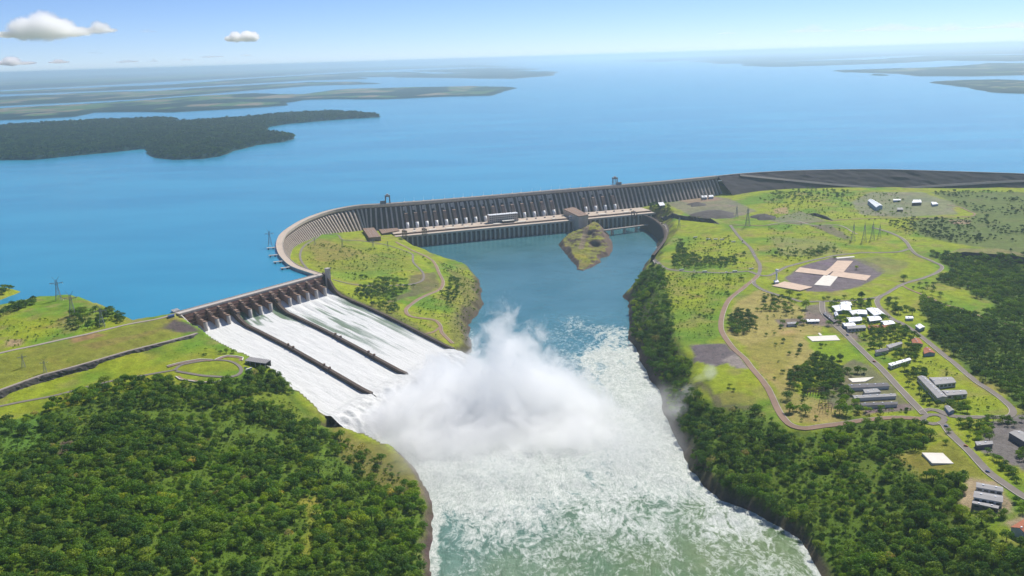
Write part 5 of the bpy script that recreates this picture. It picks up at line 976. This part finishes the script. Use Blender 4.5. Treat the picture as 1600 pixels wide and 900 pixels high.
pL = fill(FOREST_L, 7.6, .93, 1, holesL); pR = fill(FOREST_R, 7.8, .93, 2, holesR); pE = fill(FOREST_E, 9.5, .95, 3)
pN = fill(FOREST_N, 15, .55, 4); pN = pN[fbm(pN[:, 0], pN[:, 1], 90, 77, 3) > .46]; pS = fill(SCRUB, 13, .6, 5)
near = np.vstack([pL, pR]); nb = np.r_[np.zeros(len(pL), int), np.ones(len(pR), int)]
cl = fbm(near[:, 0], near[:, 1], 46, 88, 3); k = (cl > .375) | (rng.random(len(near)) < .35); CLEAR = near[~k]; near, nb = near[k], nb[k]
a, b = seen(near); near, nb, b = near[a], nb[a], b[a]
def sizes(p, seed, lo=.7, hi=1.35):
    r = np.random.default_rng(seed); n_ = fbm(p[:, 0], p[:, 1], 55, seed + 3, 3); return (lo + (hi - lo) * r.random(len(p)) ** 1.6) * (.72 + .56 * n_)
ns = sizes(near, 400, .42, 1.55); ni = rng.integers(0, 7, len(near)); nr = rng.uniform(0, 6.28, len(near))
dcam = np.linalg.norm(near - np.array([0, 0, CAMH]), axis=1) / ns; dcam[~b] = 1e9; order = np.argsort(dcam); pick = order[:300]
NL = {0: ('dark green broadleaf tree in the dense wood at the lower left', 'trees of the lower left wood'), 1: ('dark green broadleaf tree in the dense wood at the lower right', 'trees of the lower right wood')}
for i in pick:
    cme, tme, _, rad = TREE[ni[i]]; r = tag(empty('forest_tree', tuple(near[i]), nr[i]), NL[nb[i]][0], 'tree', NL[nb[i]][1]); r.scale = (ns[i],) * 3
    link('crown', cme, None, r); link('trunk', tme, None, r)
rest = np.setdiff1d(np.arange(len(near)), pick)
dry = kind_mesh('dry_tree', crown_mesh(399, 5.4, 11, 300, .62, 6, .9, .1), trunk_mesh(399, 5.4, 11), 'leaf_dry')
ki = ni[rest].copy(); ki[rng.random(len(rest)) < .012] = 7
scatter_tree('forest', near[rest], nr[rest], ns[rest], ki, [t[2] for t in TREE] + [dry])
def far_kinds(mat, seed, n_, rad, ht, leaf, cnt=4):
    out = []
    for k in range(cnt): c = crown_mesh(seed + k, rad * (.85 + .1 * k), ht * (.9 + .07 * k), n_, leaf, 5); out.append(kind_mesh('far_tree', c, trunk_mesh(seed + k, rad, ht), mat))
    return out
FK = far_kinds('leaf_dark', 500, 160, 6, 11, 1.0); fa = np.vstack([pE]); fa = fa[seen(fa)[0]]
BK = far_kinds('leaf_bush', 520, 60, 1.6, 2.4, .42); NK = far_kinds('leaf_far', 540, 70, 5, 7, 1.2)
fb = np.vstack([pN, pS]); fb = fb[seen(fb)[0]]
scatter_tree('distant_woods', np.vstack([fa, fb]), rng.uniform(0, 6.28, len(fa) + len(fb)), np.r_[sizes(fa, 410, .5, 1.45), sizes(fb, 411, .5, 1.3)], np.r_[rng.integers(0, 4, len(fa)), rng.integers(4, 8, len(fb))], FK + NK)
# the wooded island and the nearest far shore
def wood_on(px, sp, seed, z):
    q = PP(px, LAKE); r = np.random.default_rng(seed); x, y = np.meshgrid(np.arange(q[:, 0].min(), q[:, 0].max(), sp), np.arange(q[:, 1].min(), q[:, 1].max(), sp))
    x = x.ravel() + r.uniform(-.5, .5, x.size) * sp; y = y.ravel() + r.uniform(-.5, .5, y.size) * sp; d = -sdf(x, y, q); k = d > 12; return np.stack([x, y, LAKE - 3 + np.clip(d / 50, 0, 1) * z], 1)[k]
pI = wood_on(ISLE, 26, 8, 15); pI = pI[seen(pI)[0]]
scatter_tree('island_woods', pI, rng.uniform(0, 6.28, len(pI)), sizes(pI, 412, 1.4, 2.6), rng.integers(0, 4, len(pI)), far_kinds('leaf_far', 560, 60, 6, 8, 2.0))

# single trees and groves among the buildings and fields
GROVES = [([(1133, 520), (1140, 497), (1150, 485), (1172, 487), (1182, 500), (1182, 518), (1160, 524)], 8.5, .85, 'tree in the rounded dark grove on the tan field', 'trees of the rounded dark grove'),
 ([(1228, 605), (1232, 585), (1255, 570), (1275, 555), (1300, 565), (1318, 580), (1316, 600), (1290, 612), (1250, 612)], 8.5, .95, 'tree in the big dense grove below the green lawn', 'trees of the big dense grove'),
 ([(1348, 526), (1360, 516), (1395, 516), (1424, 528), (1440, 556), (1440, 575), (1400, 566), (1372, 556), (1352, 540)], 10, .6, 'tree among the workshops between the two main roads', 'trees among the workshops'),
 ([(1415, 560), (1440, 572), (1448, 588), (1436, 604), (1412, 585)], 9, .85, 'tree in the clump beside the slanting warehouse', 'trees of the warehouse clump'),
 ([(1408, 596), (1436, 606), (1462, 624), (1500, 622), (1512, 636), (1495, 648), (1462, 638), (1445, 638), (1425, 618)], 9, .85, 'tree in the row between avenue and warehouses', 'trees of the warehouse row'),
 ([(1285, 590), (1320, 598), (1334, 625), (1345, 632), (1300, 636), (1282, 618)], 10, .7, 'tree left of the long dark roofed sheds', 'trees left of the long sheds'),
 ([(1346, 622), (1400, 620), (1400, 627), (1348, 629)], 9, .7, 'tree in the row between two long dark sheds', 'trees between the long sheds'),
 ([(1440, 463), (1500, 478), (1530, 498), (1548, 525), (1540, 560), (1500, 545), (1470, 520), (1442, 486)], 9.5, .75, 'dark tree right of the school road before the dense wood', 'dark trees beyond the school road'),
 ([(1048, 425), (1052, 402), (1062, 378), (1072, 392), (1090, 404), (1120, 408), (1150, 403), (1150, 415), (1110, 419), (1065, 421)], 10, .75, 'dark tree in the long clump above the bus road', 'trees of the clump above the bus road'),
 ([(1490, 668), (1500, 658), (1530, 662), (1552, 672), (1552, 690), (1530, 690), (1512, 690), (1500, 684)], 9, .8, 'tree shading the island of the big parking lot', 'trees of the parking lot island'),
 ([(1533, 710), (1545, 706), (1592, 740), (1592, 757), (1562, 746)], 8, .95, 'tree in the long dense hedge beside the lower avenue', 'trees of the avenue hedge'),
 ([(1580, 703), (1610, 700), (1620, 728), (1590, 722)], 9, .9, 'tree at the right edge of the parking lot', 'trees at the parking lot edge'),
 ([(550, 458), (570, 446), (600, 437), (640, 440), (650, 450), (620, 464), (570, 470)], 10, .75, 'dark tree in the belt of wood inside the dam curve', 'trees of the belt inside the dam curve'),
 ([(682, 455), (700, 432), (722, 440), (715, 465), (700, 480)], 10, .55, 'bushy tree on the slope above the river left bank', 'trees above the left river bank'),
 ([(560, 475), (620, 470), (650, 480), (620, 492), (580, 490)], 11, .55, 'bushy tree on the slope below the dark belt of wood', 'trees below the dark belt'),
 ([(1008, 318), (1040, 318), (1048, 330), (1015, 336)], 11, .8, 'dark tree at the right end of the powerhouse', 'trees at the powerhouse end'),
 ([(1205, 300), (1275, 296), (1330, 300), (1330, 308), (1240, 320), (1205, 310)], 20, .5, 'dark tree in the scattered band below the rockfill dam', 'trees below the rockfill dam'),
 ([(1240, 398), (1290, 388), (1310, 392), (1260, 404), (1205, 405), (1215, 392)], 13, .55, 'dark bushy tree on the scrubby plateau behind the water tower', 'trees behind the water tower'),
 ([(1428, 445), (1470, 447), (1472, 466), (1445, 468)], 13, .5, 'tree on the bright lawn at the fork of the right road', 'trees on the fork lawn'),
 ([(0, 489), (20, 477), (56, 470), (57, 476), (22, 488), (0, 497)], 9, .95, 'dark tree in the row along the shore of the left hill', 'trees along the left hill shore'),
 ([(115, 488), (150, 483), (175, 500), (165, 512), (130, 515), (100, 512)], 11, .6, 'bushy tree around the pylons on the left hill', 'trees around the left pylons'),
 ([(0, 449), (28, 452), (10, 462), (0, 463)], 10, .8, 'tree on the low spit at the left picture edge', 'trees on the left spit'),
 ([(160, 482), (205, 500), (190, 506), (165, 494)], 9, .7, 'low tree on the lake shore below the right pylon', 'trees on the lake shore slope'),
 ([(915, 350), (932, 350), (930, 357), (916, 358)], 10, .7, 'tree on the tip of the rocky river island', 'trees on the island tip'),
 ([(1540, 800), (1580, 798), (1575, 815), (1545, 815)], 8, .8, 'tree between the walled yard and the red roofed house', 'trees below the walled yard'),
 ([(1578, 775), (1610, 765), (1612, 805), (1584, 800)], 9, .8, 'tree right of the walled earth yard', 'trees right of the walled yard'),
 ([(1326, 649), (1340, 640), (1420, 642), (1430, 650), (1370, 652)], 10, .6, 'tree below the gravel yard by the wood', 'trees below the gravel yard')]
GROVES += [([(1294, 470), (1400, 468), (1402, 512), (1310, 514)], 9, .55, 'tree among the white school roofs', 'trees among the white school roofs'), ([(1356, 512), (1415, 508), (1450, 540), (1440, 556), (1400, 520), (1362, 524)], 8.5, .6, 'tree beside the right hand road below the school', 'trees below the school'), ([(1400, 540), (1424, 536), (1440, 556), (1420, 560), (1400, 556)], 8, .8, 'tree between the red roofed houses and the slanting shed', 'trees by the slanting shed'), ([(1318, 528), (1330, 526), (1372, 566), (1360, 566)], 8, .35, 'small tree along the avenue kerb', 'trees along the avenue'), ([(1254, 616), (1262, 632), (1255, 655), (1230, 655)], 12, .3, 'tree in the dirt road bend', 'trees in the dirt road bend'), ([(1186, 468), (1215, 462), (1256, 476), (1250, 500), (1190, 482)], 13, .35, 'tree on the tan field below the junction', 'trees on the upper tan field'), ([(1470, 628), (1500, 642), (1530, 640), (1500, 655), (1470, 640)], 9, .5, 'tree by the gatehouse above the roundabout', 'trees by the gatehouse'), ([(1496, 652), (1598, 655), (1598, 668), (1500, 660)], 11, .5, 'tree along the far edge of the parking lot', 'trees along the parking lot')]
SINGLES = [(1233, 463, 18), (1248, 465, 13), (1259, 483, 19), (1212, 472, 13), (1208, 480, 12), (1304, 404, 9), (1338, 421, 9), (1230, 425, 7), (1287, 470, 10), (1294, 468, 9), (1319, 466, 9), (1346, 466, 16), (1168, 488, 9), (1183, 486, 9), (1190, 486, 9), (1197, 486, 8), (1204, 486, 9), (1211, 486, 9), (1223, 507, 12), (1220, 513, 9), (1250, 502, 14), (1245, 510, 9), (1255, 507, 12), (1236, 480, 6), (1226, 474, 7), (1194, 461, 6), (1200, 463, 6), (1197, 525, 6), (1210, 523, 6), (1224, 535, 8), (1212, 540, 7), (1250, 544, 10), (1248, 552, 9), (1233, 554, 7), (1245, 557, 7), (1216, 566, 4), (1223, 583, 8), (1283, 543, 8), (1290, 540, 5), (1312, 563, 13), (1295, 509, 14), (1199, 496, 6), (1209, 494, 5), (1412, 439, 18), (1427, 451, 7), (1404, 490, 18), (1416, 487, 18), (1425, 492, 14), (1230, 624, 18), (1234, 644, 17), (1259, 647, 17), (1312, 646, 18), (1322, 648, 18), (1210, 593, 6), (1324, 583, 14), (1340, 583, 14), (1350, 583, 12), (1477, 694, 8), (1482, 676, 9), (1543, 656, 8), (1562, 662, 9), (1575, 660, 12), (1584, 666, 10), (1305, 502, 9), (1311, 508, 8), (1344, 503, 9), (1352, 500, 8), (1379, 497, 11), (1328, 480, 8), (1345, 475, 12), (1357, 476, 10), (1298, 480, 12), (1304, 472, 9), (1300, 487, 8), (1195, 293 + 22, 12), (1206, 316, 15), (1188, 312, 10), (1160, 378, 5), (1184, 391, 6), (1138, 371, 9), (1100, 393, 8), (1111, 393, 9), (1124, 400, 7), (1162, 399, 12), (1080, 385, 6), (1130, 383, 6), (1137, 383, 6), (1084, 431, 7), (1139, 443, 14), (1158, 438, 12), (1135, 460, 9), (1114, 458, 7), (1138, 463, 8), (1083, 466, 8), (1090, 463, 7), (1114, 487, 9), (1093, 495, 8), (1100, 497, 7), (565, 434, 12), (572, 436, 10), (555, 432, 8), (551, 400, 6), (524, 410, 6), (518, 411, 5), (365, 552, 10), (354, 552, 9), (345, 553, 9), (318, 556, 5), (322, 555, 5), (1140, 605, 8), (1146, 611, 6), (1275, 655, 6), (1310, 652, 6), (1330, 588, 8), (1258, 612, 9)]
PK = TREE; pick_n = 0
def park_tree(p, dia, lab, grp):
    global pick_n; k = pick_n % 7; pick_n += 1; cme, tme, _, rad = PK[k]
    r = tag(empty('park_tree', tuple(p), rng.uniform(0, 6.28)), lab, 'tree', grp); s = dia / (2 * rad * .98); r.scale = (s, s, s * .92)
    link('crown', cme, None, r); link('trunk', tme, None, r); return r
allp = []
for gi, (px, sp, de, lb, gp) in enumerate(GROVES):
    g = fill(px, sp, de, 600 + gi); s = sizes(g, 620 + gi, .75, 1.2)
    for p, k in zip(g, s): allp.append((np.linalg.norm(p - [0, 0, CAMH]) / k, p, 11 * k, lb, gp))
def where(u, v):
    L_ = [((1412, 439), 9, 'at the fork of the right hand road'), ((1412, 488), 20, 'right of the white school roofs'), ((1330, 487), 48, 'among the white school roofs'), ((1240, 474), 24, 'near the dirt road below the cross shaped floor'), ((1200, 486), 40, 'in the tan field row'), ((1240, 506), 18, 'beside the bungalows'), ((1240, 545), 34, 'on the dry field left of the court'), ((1300, 545), 28, 'on the green lawn by the avenue'), ((1240, 640), 34, 'on the grass inside the dirt road bend'), ((1318, 646), 20, 'beside the dirt road right of the road bend'), ((1335, 583), 22, 'on the paved yard beside the avenue'), ((1530, 665), 75, 'around the roundabout and parking lot'), ((1197, 316), 20, 'on the slope below the rockfill dam'), ((1115, 390), 55, 'on the bright grass around the visitor car park'), ((1110, 465), 50, 'on the bright grass above the wooded river bank'), ((545, 420), 60, 'on the bright field inside the dam curve'), ((345, 553), 40, 'on the grass above the viewpoint loop'), ((1140, 608), 20, 'on the mown terrace at the cliff edge')]
    return min(L_, key=lambda q: math.hypot(u - q[0][0], v - q[0][1]) - q[1])[2]
nsing = {}
for u, v, d in SINGLES: nsing.setdefault((where(u, v), 'large' if d > 12.5 else 'mid sized' if d > 7.5 else 'small'), []).append((u, v, d))
for (wh, sz), L_ in nsing.items():
    for n_, (u, v, d) in enumerate(sorted(L_)):
        one = len(L_) == 1; pos_ = '' if one else (', leftmost one' if n_ == 0 else ', rightmost one' if n_ == len(L_) - 1 else '')
        lab = '%s tree %s%s' % (sz, wh, pos_); park_tree(G(u, v), d * 1.02, lab, 'single trees ' + wh)
allp.sort(key=lambda q: q[0]); nleft = max(0, 296 - len(SINGLES))
for q in allp[:nleft]: park_tree(q[1], q[2], ('dark green ' + q[3]) if 'dark' not in q[3] else q[3], q[4])
ex = allp[nleft:]
if ex: scatter_tree('far_groves', [q[1] for q in ex], rng.uniform(0, 6.28, len(ex)), [q[2] / 11.5 for q in ex], rng.integers(0, 4, len(ex)), FK)
# bushes on the open grass
BUSH = [([(1045, 428), (1180, 430), (1160, 450), (1125, 480), (1122, 530), (1062, 535), (1050, 500)], 9, .55), ([(1050, 375), (1140, 372), (1180, 410), (1178, 420), (1065, 420)], 11, .35), ([(1190, 395), (1290, 385), (1330, 395), (1240, 412)], 10, .45), ([(1200, 350), (1330, 350), (1330, 385), (1195, 395)], 16, .35), ([(1200, 300), (1400, 300), (1440, 345), (1200, 345)], 17, .4), ([(1370, 360), (1420, 385), (1440, 388), (1440, 360)], 14, .3), ([(1480, 640), (1570, 645), (1560, 622), (1520, 618), (1500, 640)], 8, .35), ([(1440, 556), (1500, 580), (1530, 605), (1500, 592), (1450, 588)], 8, .3), ([(1360, 500), (1420, 505), (1440, 525), (1350, 520)], 9, .4), ([(0, 500), (200, 500), (180, 515), (100, 528), (0, 548)], 9, .3), ([(0, 690), (120, 640), (300, 650), (440, 620), (500, 665), (300, 690), (0, 720)], 6, .55), ([(460, 700), (560, 690), (640, 770), (650, 860), (470, 880)], 7, .5), ([(500, 450), (700, 540), (740, 540), (752, 450), (700, 415), (650, 395), (690, 440), (640, 480)], 8, .45), ([(480, 380), (640, 395), (650, 430), (540, 440), (480, 420)], 11, .3), ([(1005, 450), (1045, 430), (1060, 560), (1085, 600), (1110, 640), (1060, 650), (1000, 550), (985, 520)], 7, .6), ([(1190, 455), (1290, 500), (1280, 520), (1160, 520)], 12, .25), ([(1220, 610), (1330, 610), (1320, 655), (1235, 660)], 8, .3), ([(1300, 505), (1350, 512), (1350, 545), (1330, 530)], 7, .5), ([(200, 560), (340, 535), (370, 550), (250, 570)], 12, .25), ([(1380, 690), (1440, 742), (1530, 830), (1500, 835), (1400, 760)], 6, .6), ([(1360, 636), (1425, 640), (1440, 650), (1360, 650)], 6, .5)]
bp = np.vstack([fill(px, sp * .72, de, 700 + i) for i, (px, sp, de) in enumerate(BUSH)] + [np.c_[CLEAR[:, :2] + rng.uniform(-4, 4, (len(CLEAR), 2)), CLEAR[:, 2]] for _ in range(3)]); bp = bp[seen(bp)[0]]
bs = (.45 + 1.6 * rng.random(len(bp)) ** 2.6) * np.clip(np.linalg.norm(bp[:, :2], axis=1) / 2200, .8, 1.5)
scatter_tree('shrubs', bp, rng.uniform(0, 6.28, len(bp)), bs, rng.integers(0, 4, len(bp)), BK)
print('TREES', len(near), len(fa), len(fb), len(pI), len(allp), len(SINGLES), len(bp))

# ------------------------------------------------------------------ spray, smoke and clouds
def puff_mat(name, puffs, dens, nscale, namp, col=(1, 1, 1), soft=.35, aniso=.1, nz=1., step=1.):
    """volume whose density is a union of soft ellipsoids (x, y, z, rx, ry, rz) frayed by noise"""
    t = NT(name); p = t.pos(); acc = None
    nv = t.n('ShaderNodeTexNoise', {'Vector': t.scaled((1, 1, nz)), 'Scale': nscale, 'Detail': 8., 'Roughness': .62, 'Distortion': .9}).outputs[0]
    for (x, y, z, a, b, c) in puffs:
        d = t.n('ShaderNodeVectorMath', {0: p, 1: (x, y, z)}, operation='SUBTRACT').outputs[0]; d = t.n('ShaderNodeVectorMath', {0: d, 1: (a, b, c)}, operation='DIVIDE').outputs[0]
        l = t.n('ShaderNodeVectorMath', {0: d}, operation='LENGTH').outputs['Value']; f = t.math('SUBTRACT', 1., l)
        acc = f if acc is None else t.n('ShaderNodeMath', {0: acc, 1: f, 2: .25}, operation='SMOOTH_MAX').outputs[0]
    s = t.math('ADD', acc, t.math('MULTIPLY', t.math('SUBTRACT', nv, .5), namp)); k = t.ramp(s, 0., soft)
    v = t.n('ShaderNodeVolumePrincipled', {'Color': tuple(col) + (1,), 'Density': t.math('MULTIPLY', k, dens), 'Anisotropy': aniso}); t.t.links.new(v.outputs[0], t.out.inputs[1])
    t.m.cycles.volume_step_rate = step; return t.m
def hull(name, puffs, mat, grow=1.25, zmin=None):
    m = MB()
    x0 = min(q[0] - q[3] * grow for q in puffs); x1 = max(q[0] + q[3] * grow for q in puffs); y0 = min(q[1] - q[4] * grow for q in puffs); y1 = max(q[1] + q[4] * grow for q in puffs); z0 = min(q[2] - q[5] * grow for q in puffs); z1 = max(q[2] + q[5] * grow for q in puffs)
    m.box(x0, x1, y0, y1, z0 if zmin is None else max(z0, zmin), z1); return m.build(name, mat)
def pf(u, v, z, rx, ry, rz): q = P(u, v, z); return (q[0], q[1], q[2], rx, ry, rz)
SPRAY = [pf(792, 640, 0, 56, 58, 196), pf(822, 640, 0, 76, 72, 152), pf(858, 645, 0, 84, 78, 112), pf(900, 652, 0, 84, 80, 62), pf(760, 640, 0, 70, 65, 132), pf(712, 645, 0, 84, 70, 108), pf(658, 660, 0, 84, 65, 84), pf(600, 676, 0, 66, 50, 58), pf(740, 668, 0, 195, 95, 74), pf(700, 695, 0, 150, 70, 46), pf(850, 685, 0, 150, 80, 40), pf(690, 612, 5, 70, 60, 72)]
M['spray'] = puff_mat('spray', SPRAY, .046, .032, 1.75, soft=.38, step=.3, aniso=.6)
tag(hull('spray', SPRAY, M['spray'], 1.3, -3), 'tall white cloud of spray boiling up where the chutes meet the river', 'spray', kind='stuff')
MIST = [pf(720, 720, 8, 190, 150, 40), pf(950, 690, 8, 170, 170, 36), pf(1040, 640, 8, 60, 110, 40), pf(660, 700, 8, 110, 90, 40)]
M['mist'] = puff_mat('mist', MIST, .009, .014, 1.4, soft=.8, step=1.)
tag(hull('mist', MIST, M['mist'], 1.2, -3), 'low veil of mist drifting over the churning river', 'mist', kind='stuff')
SMOKE = [pf(1108, 588, 62, 15, 17, 26), pf(1098, 600, 48, 22, 22, 22), pf(1080, 618, 36, 30, 26, 22), pf(1062, 640, 26, 30, 30, 20), pf(1115, 578, 78, 9, 10, 14)]
M['smoke'] = puff_mat('drifting_mist', SMOKE, .022, .035, 2., soft=.8, step=.6)
tag(hull('smoke', SMOKE, M['smoke'], 1.3), 'thin white wisp of mist drifting over the right cliff edge', 'mist', kind='stuff')
CL = [(70, 44, 64, 17, 0), (155, 44, 26, 9, 0), (377, 57, 26, 9, 1), (20, 97, 32, 5, 2), (92, 96, 14, 3.2, 2), (232, 48, 13, 4, 3), (150, 82, 10, 2.4, 3), (200, 96, 16, 2.2, 3), (240, 95, 8, 2, 3), (292, 93, 10, 2, 3), (331, 88, 17, 2.4, 3), (384, 86, 9, 2, 3), (425, 56, 6, 3, 3), (1136, 51, 14, 3, 3), (1270, 46, 40, 6, 4), (1390, 44, 60, 5, 4), (1480, 44, 40, 5, 4), (1580, 39, 50, 6, 4)]
CLAB = ['largest white cumulus cloud low over the left horizon', 'smaller white cloud just right of the largest cloud', 'bright compact white cloud alone in the left sky', 'flat white cloud at the left edge above the horizon', 'small flat cloud right of the flat edge cloud'] + ['tiny flat cloud fleck low over the left horizon'] * 8 + ['small pale cloud fleck low over the right horizon'] + ['long pale cloud bank in the hazy right sky'] * 4
for k, (u, v, w_, h_, ty) in enumerate(CL):
    vy = 90 - .03 * (u - 800); D = 1700 * FOC / (vy - v - h_ * .5); c = P(u, v, CAMH + 1700 + (0 if True else 0)) if vy - v > 0 else None
    d = CM @ np.array([u - 800., -(v - 450.), -FOC]); t_ = 1750 / d[2]; ctr = np.array([d[0] * t_, d[1] * t_, CAMH + 1750]); s = np.linalg.norm(ctr - [0, 0, CAMH]) / FOC
    r = np.random.default_rng(900 + k); n_ = 5 if w_ > 22 else 3; pu = []
    for j in range(n_):
        f = (j + .5) / n_ * 2 - 1; hh = h_ * (1.1 - .8 * abs(f)) * (.6 + .7 * r.random())
        if ty == 1: hh = h_ * [.55, .95, .6, 1., .9][j]
        pu.append((ctr[0] + f * w_ * s * .8, ctr[1] + r.uniform(-.2, .2) * w_ * s, ctr[2] + (hh - h_) * s * .6, w_ * s * 1.25 / n_ * 1.5, w_ * s * .5, hh * s))
    den = {0: .0035, 1: .006, 2: .002, 3: .0012, 4: .0005}[ty] * (.8 if D > 60000 else 1); mt = puff_mat('cloud_%d' % k, pu, den * (1.5 if ty < 3 else .4), 3. / (w_ * s * .4), 1.1, soft=.4, step=1.2, aniso=.6)
    o = hull('cloud', pu, mt, 1.25); tag(o, CLAB[k], 'cloud', 'clouds low over the horizon')

# ------------------------------------------------------------------ haze: the air itself
t = NT('haze'); v = t.n('ShaderNodeVolumePrincipled', {'Color': (.72, .9, 1., 1), 'Density': 3.4e-5, 'Anisotropy': .5}); t.t.links.new(v.outputs[0], t.out.inputs[1]); M['haze'] = t.m
for a in ('homogeneous_volume',):
    if hasattr(t.m.cycles, a): setattr(t.m.cycles, a, True)
hz = MB().box(-125000, 125000, -1500, 118000, -16, 640).build('haze', M['haze']); tag(hz, kind='stuff')
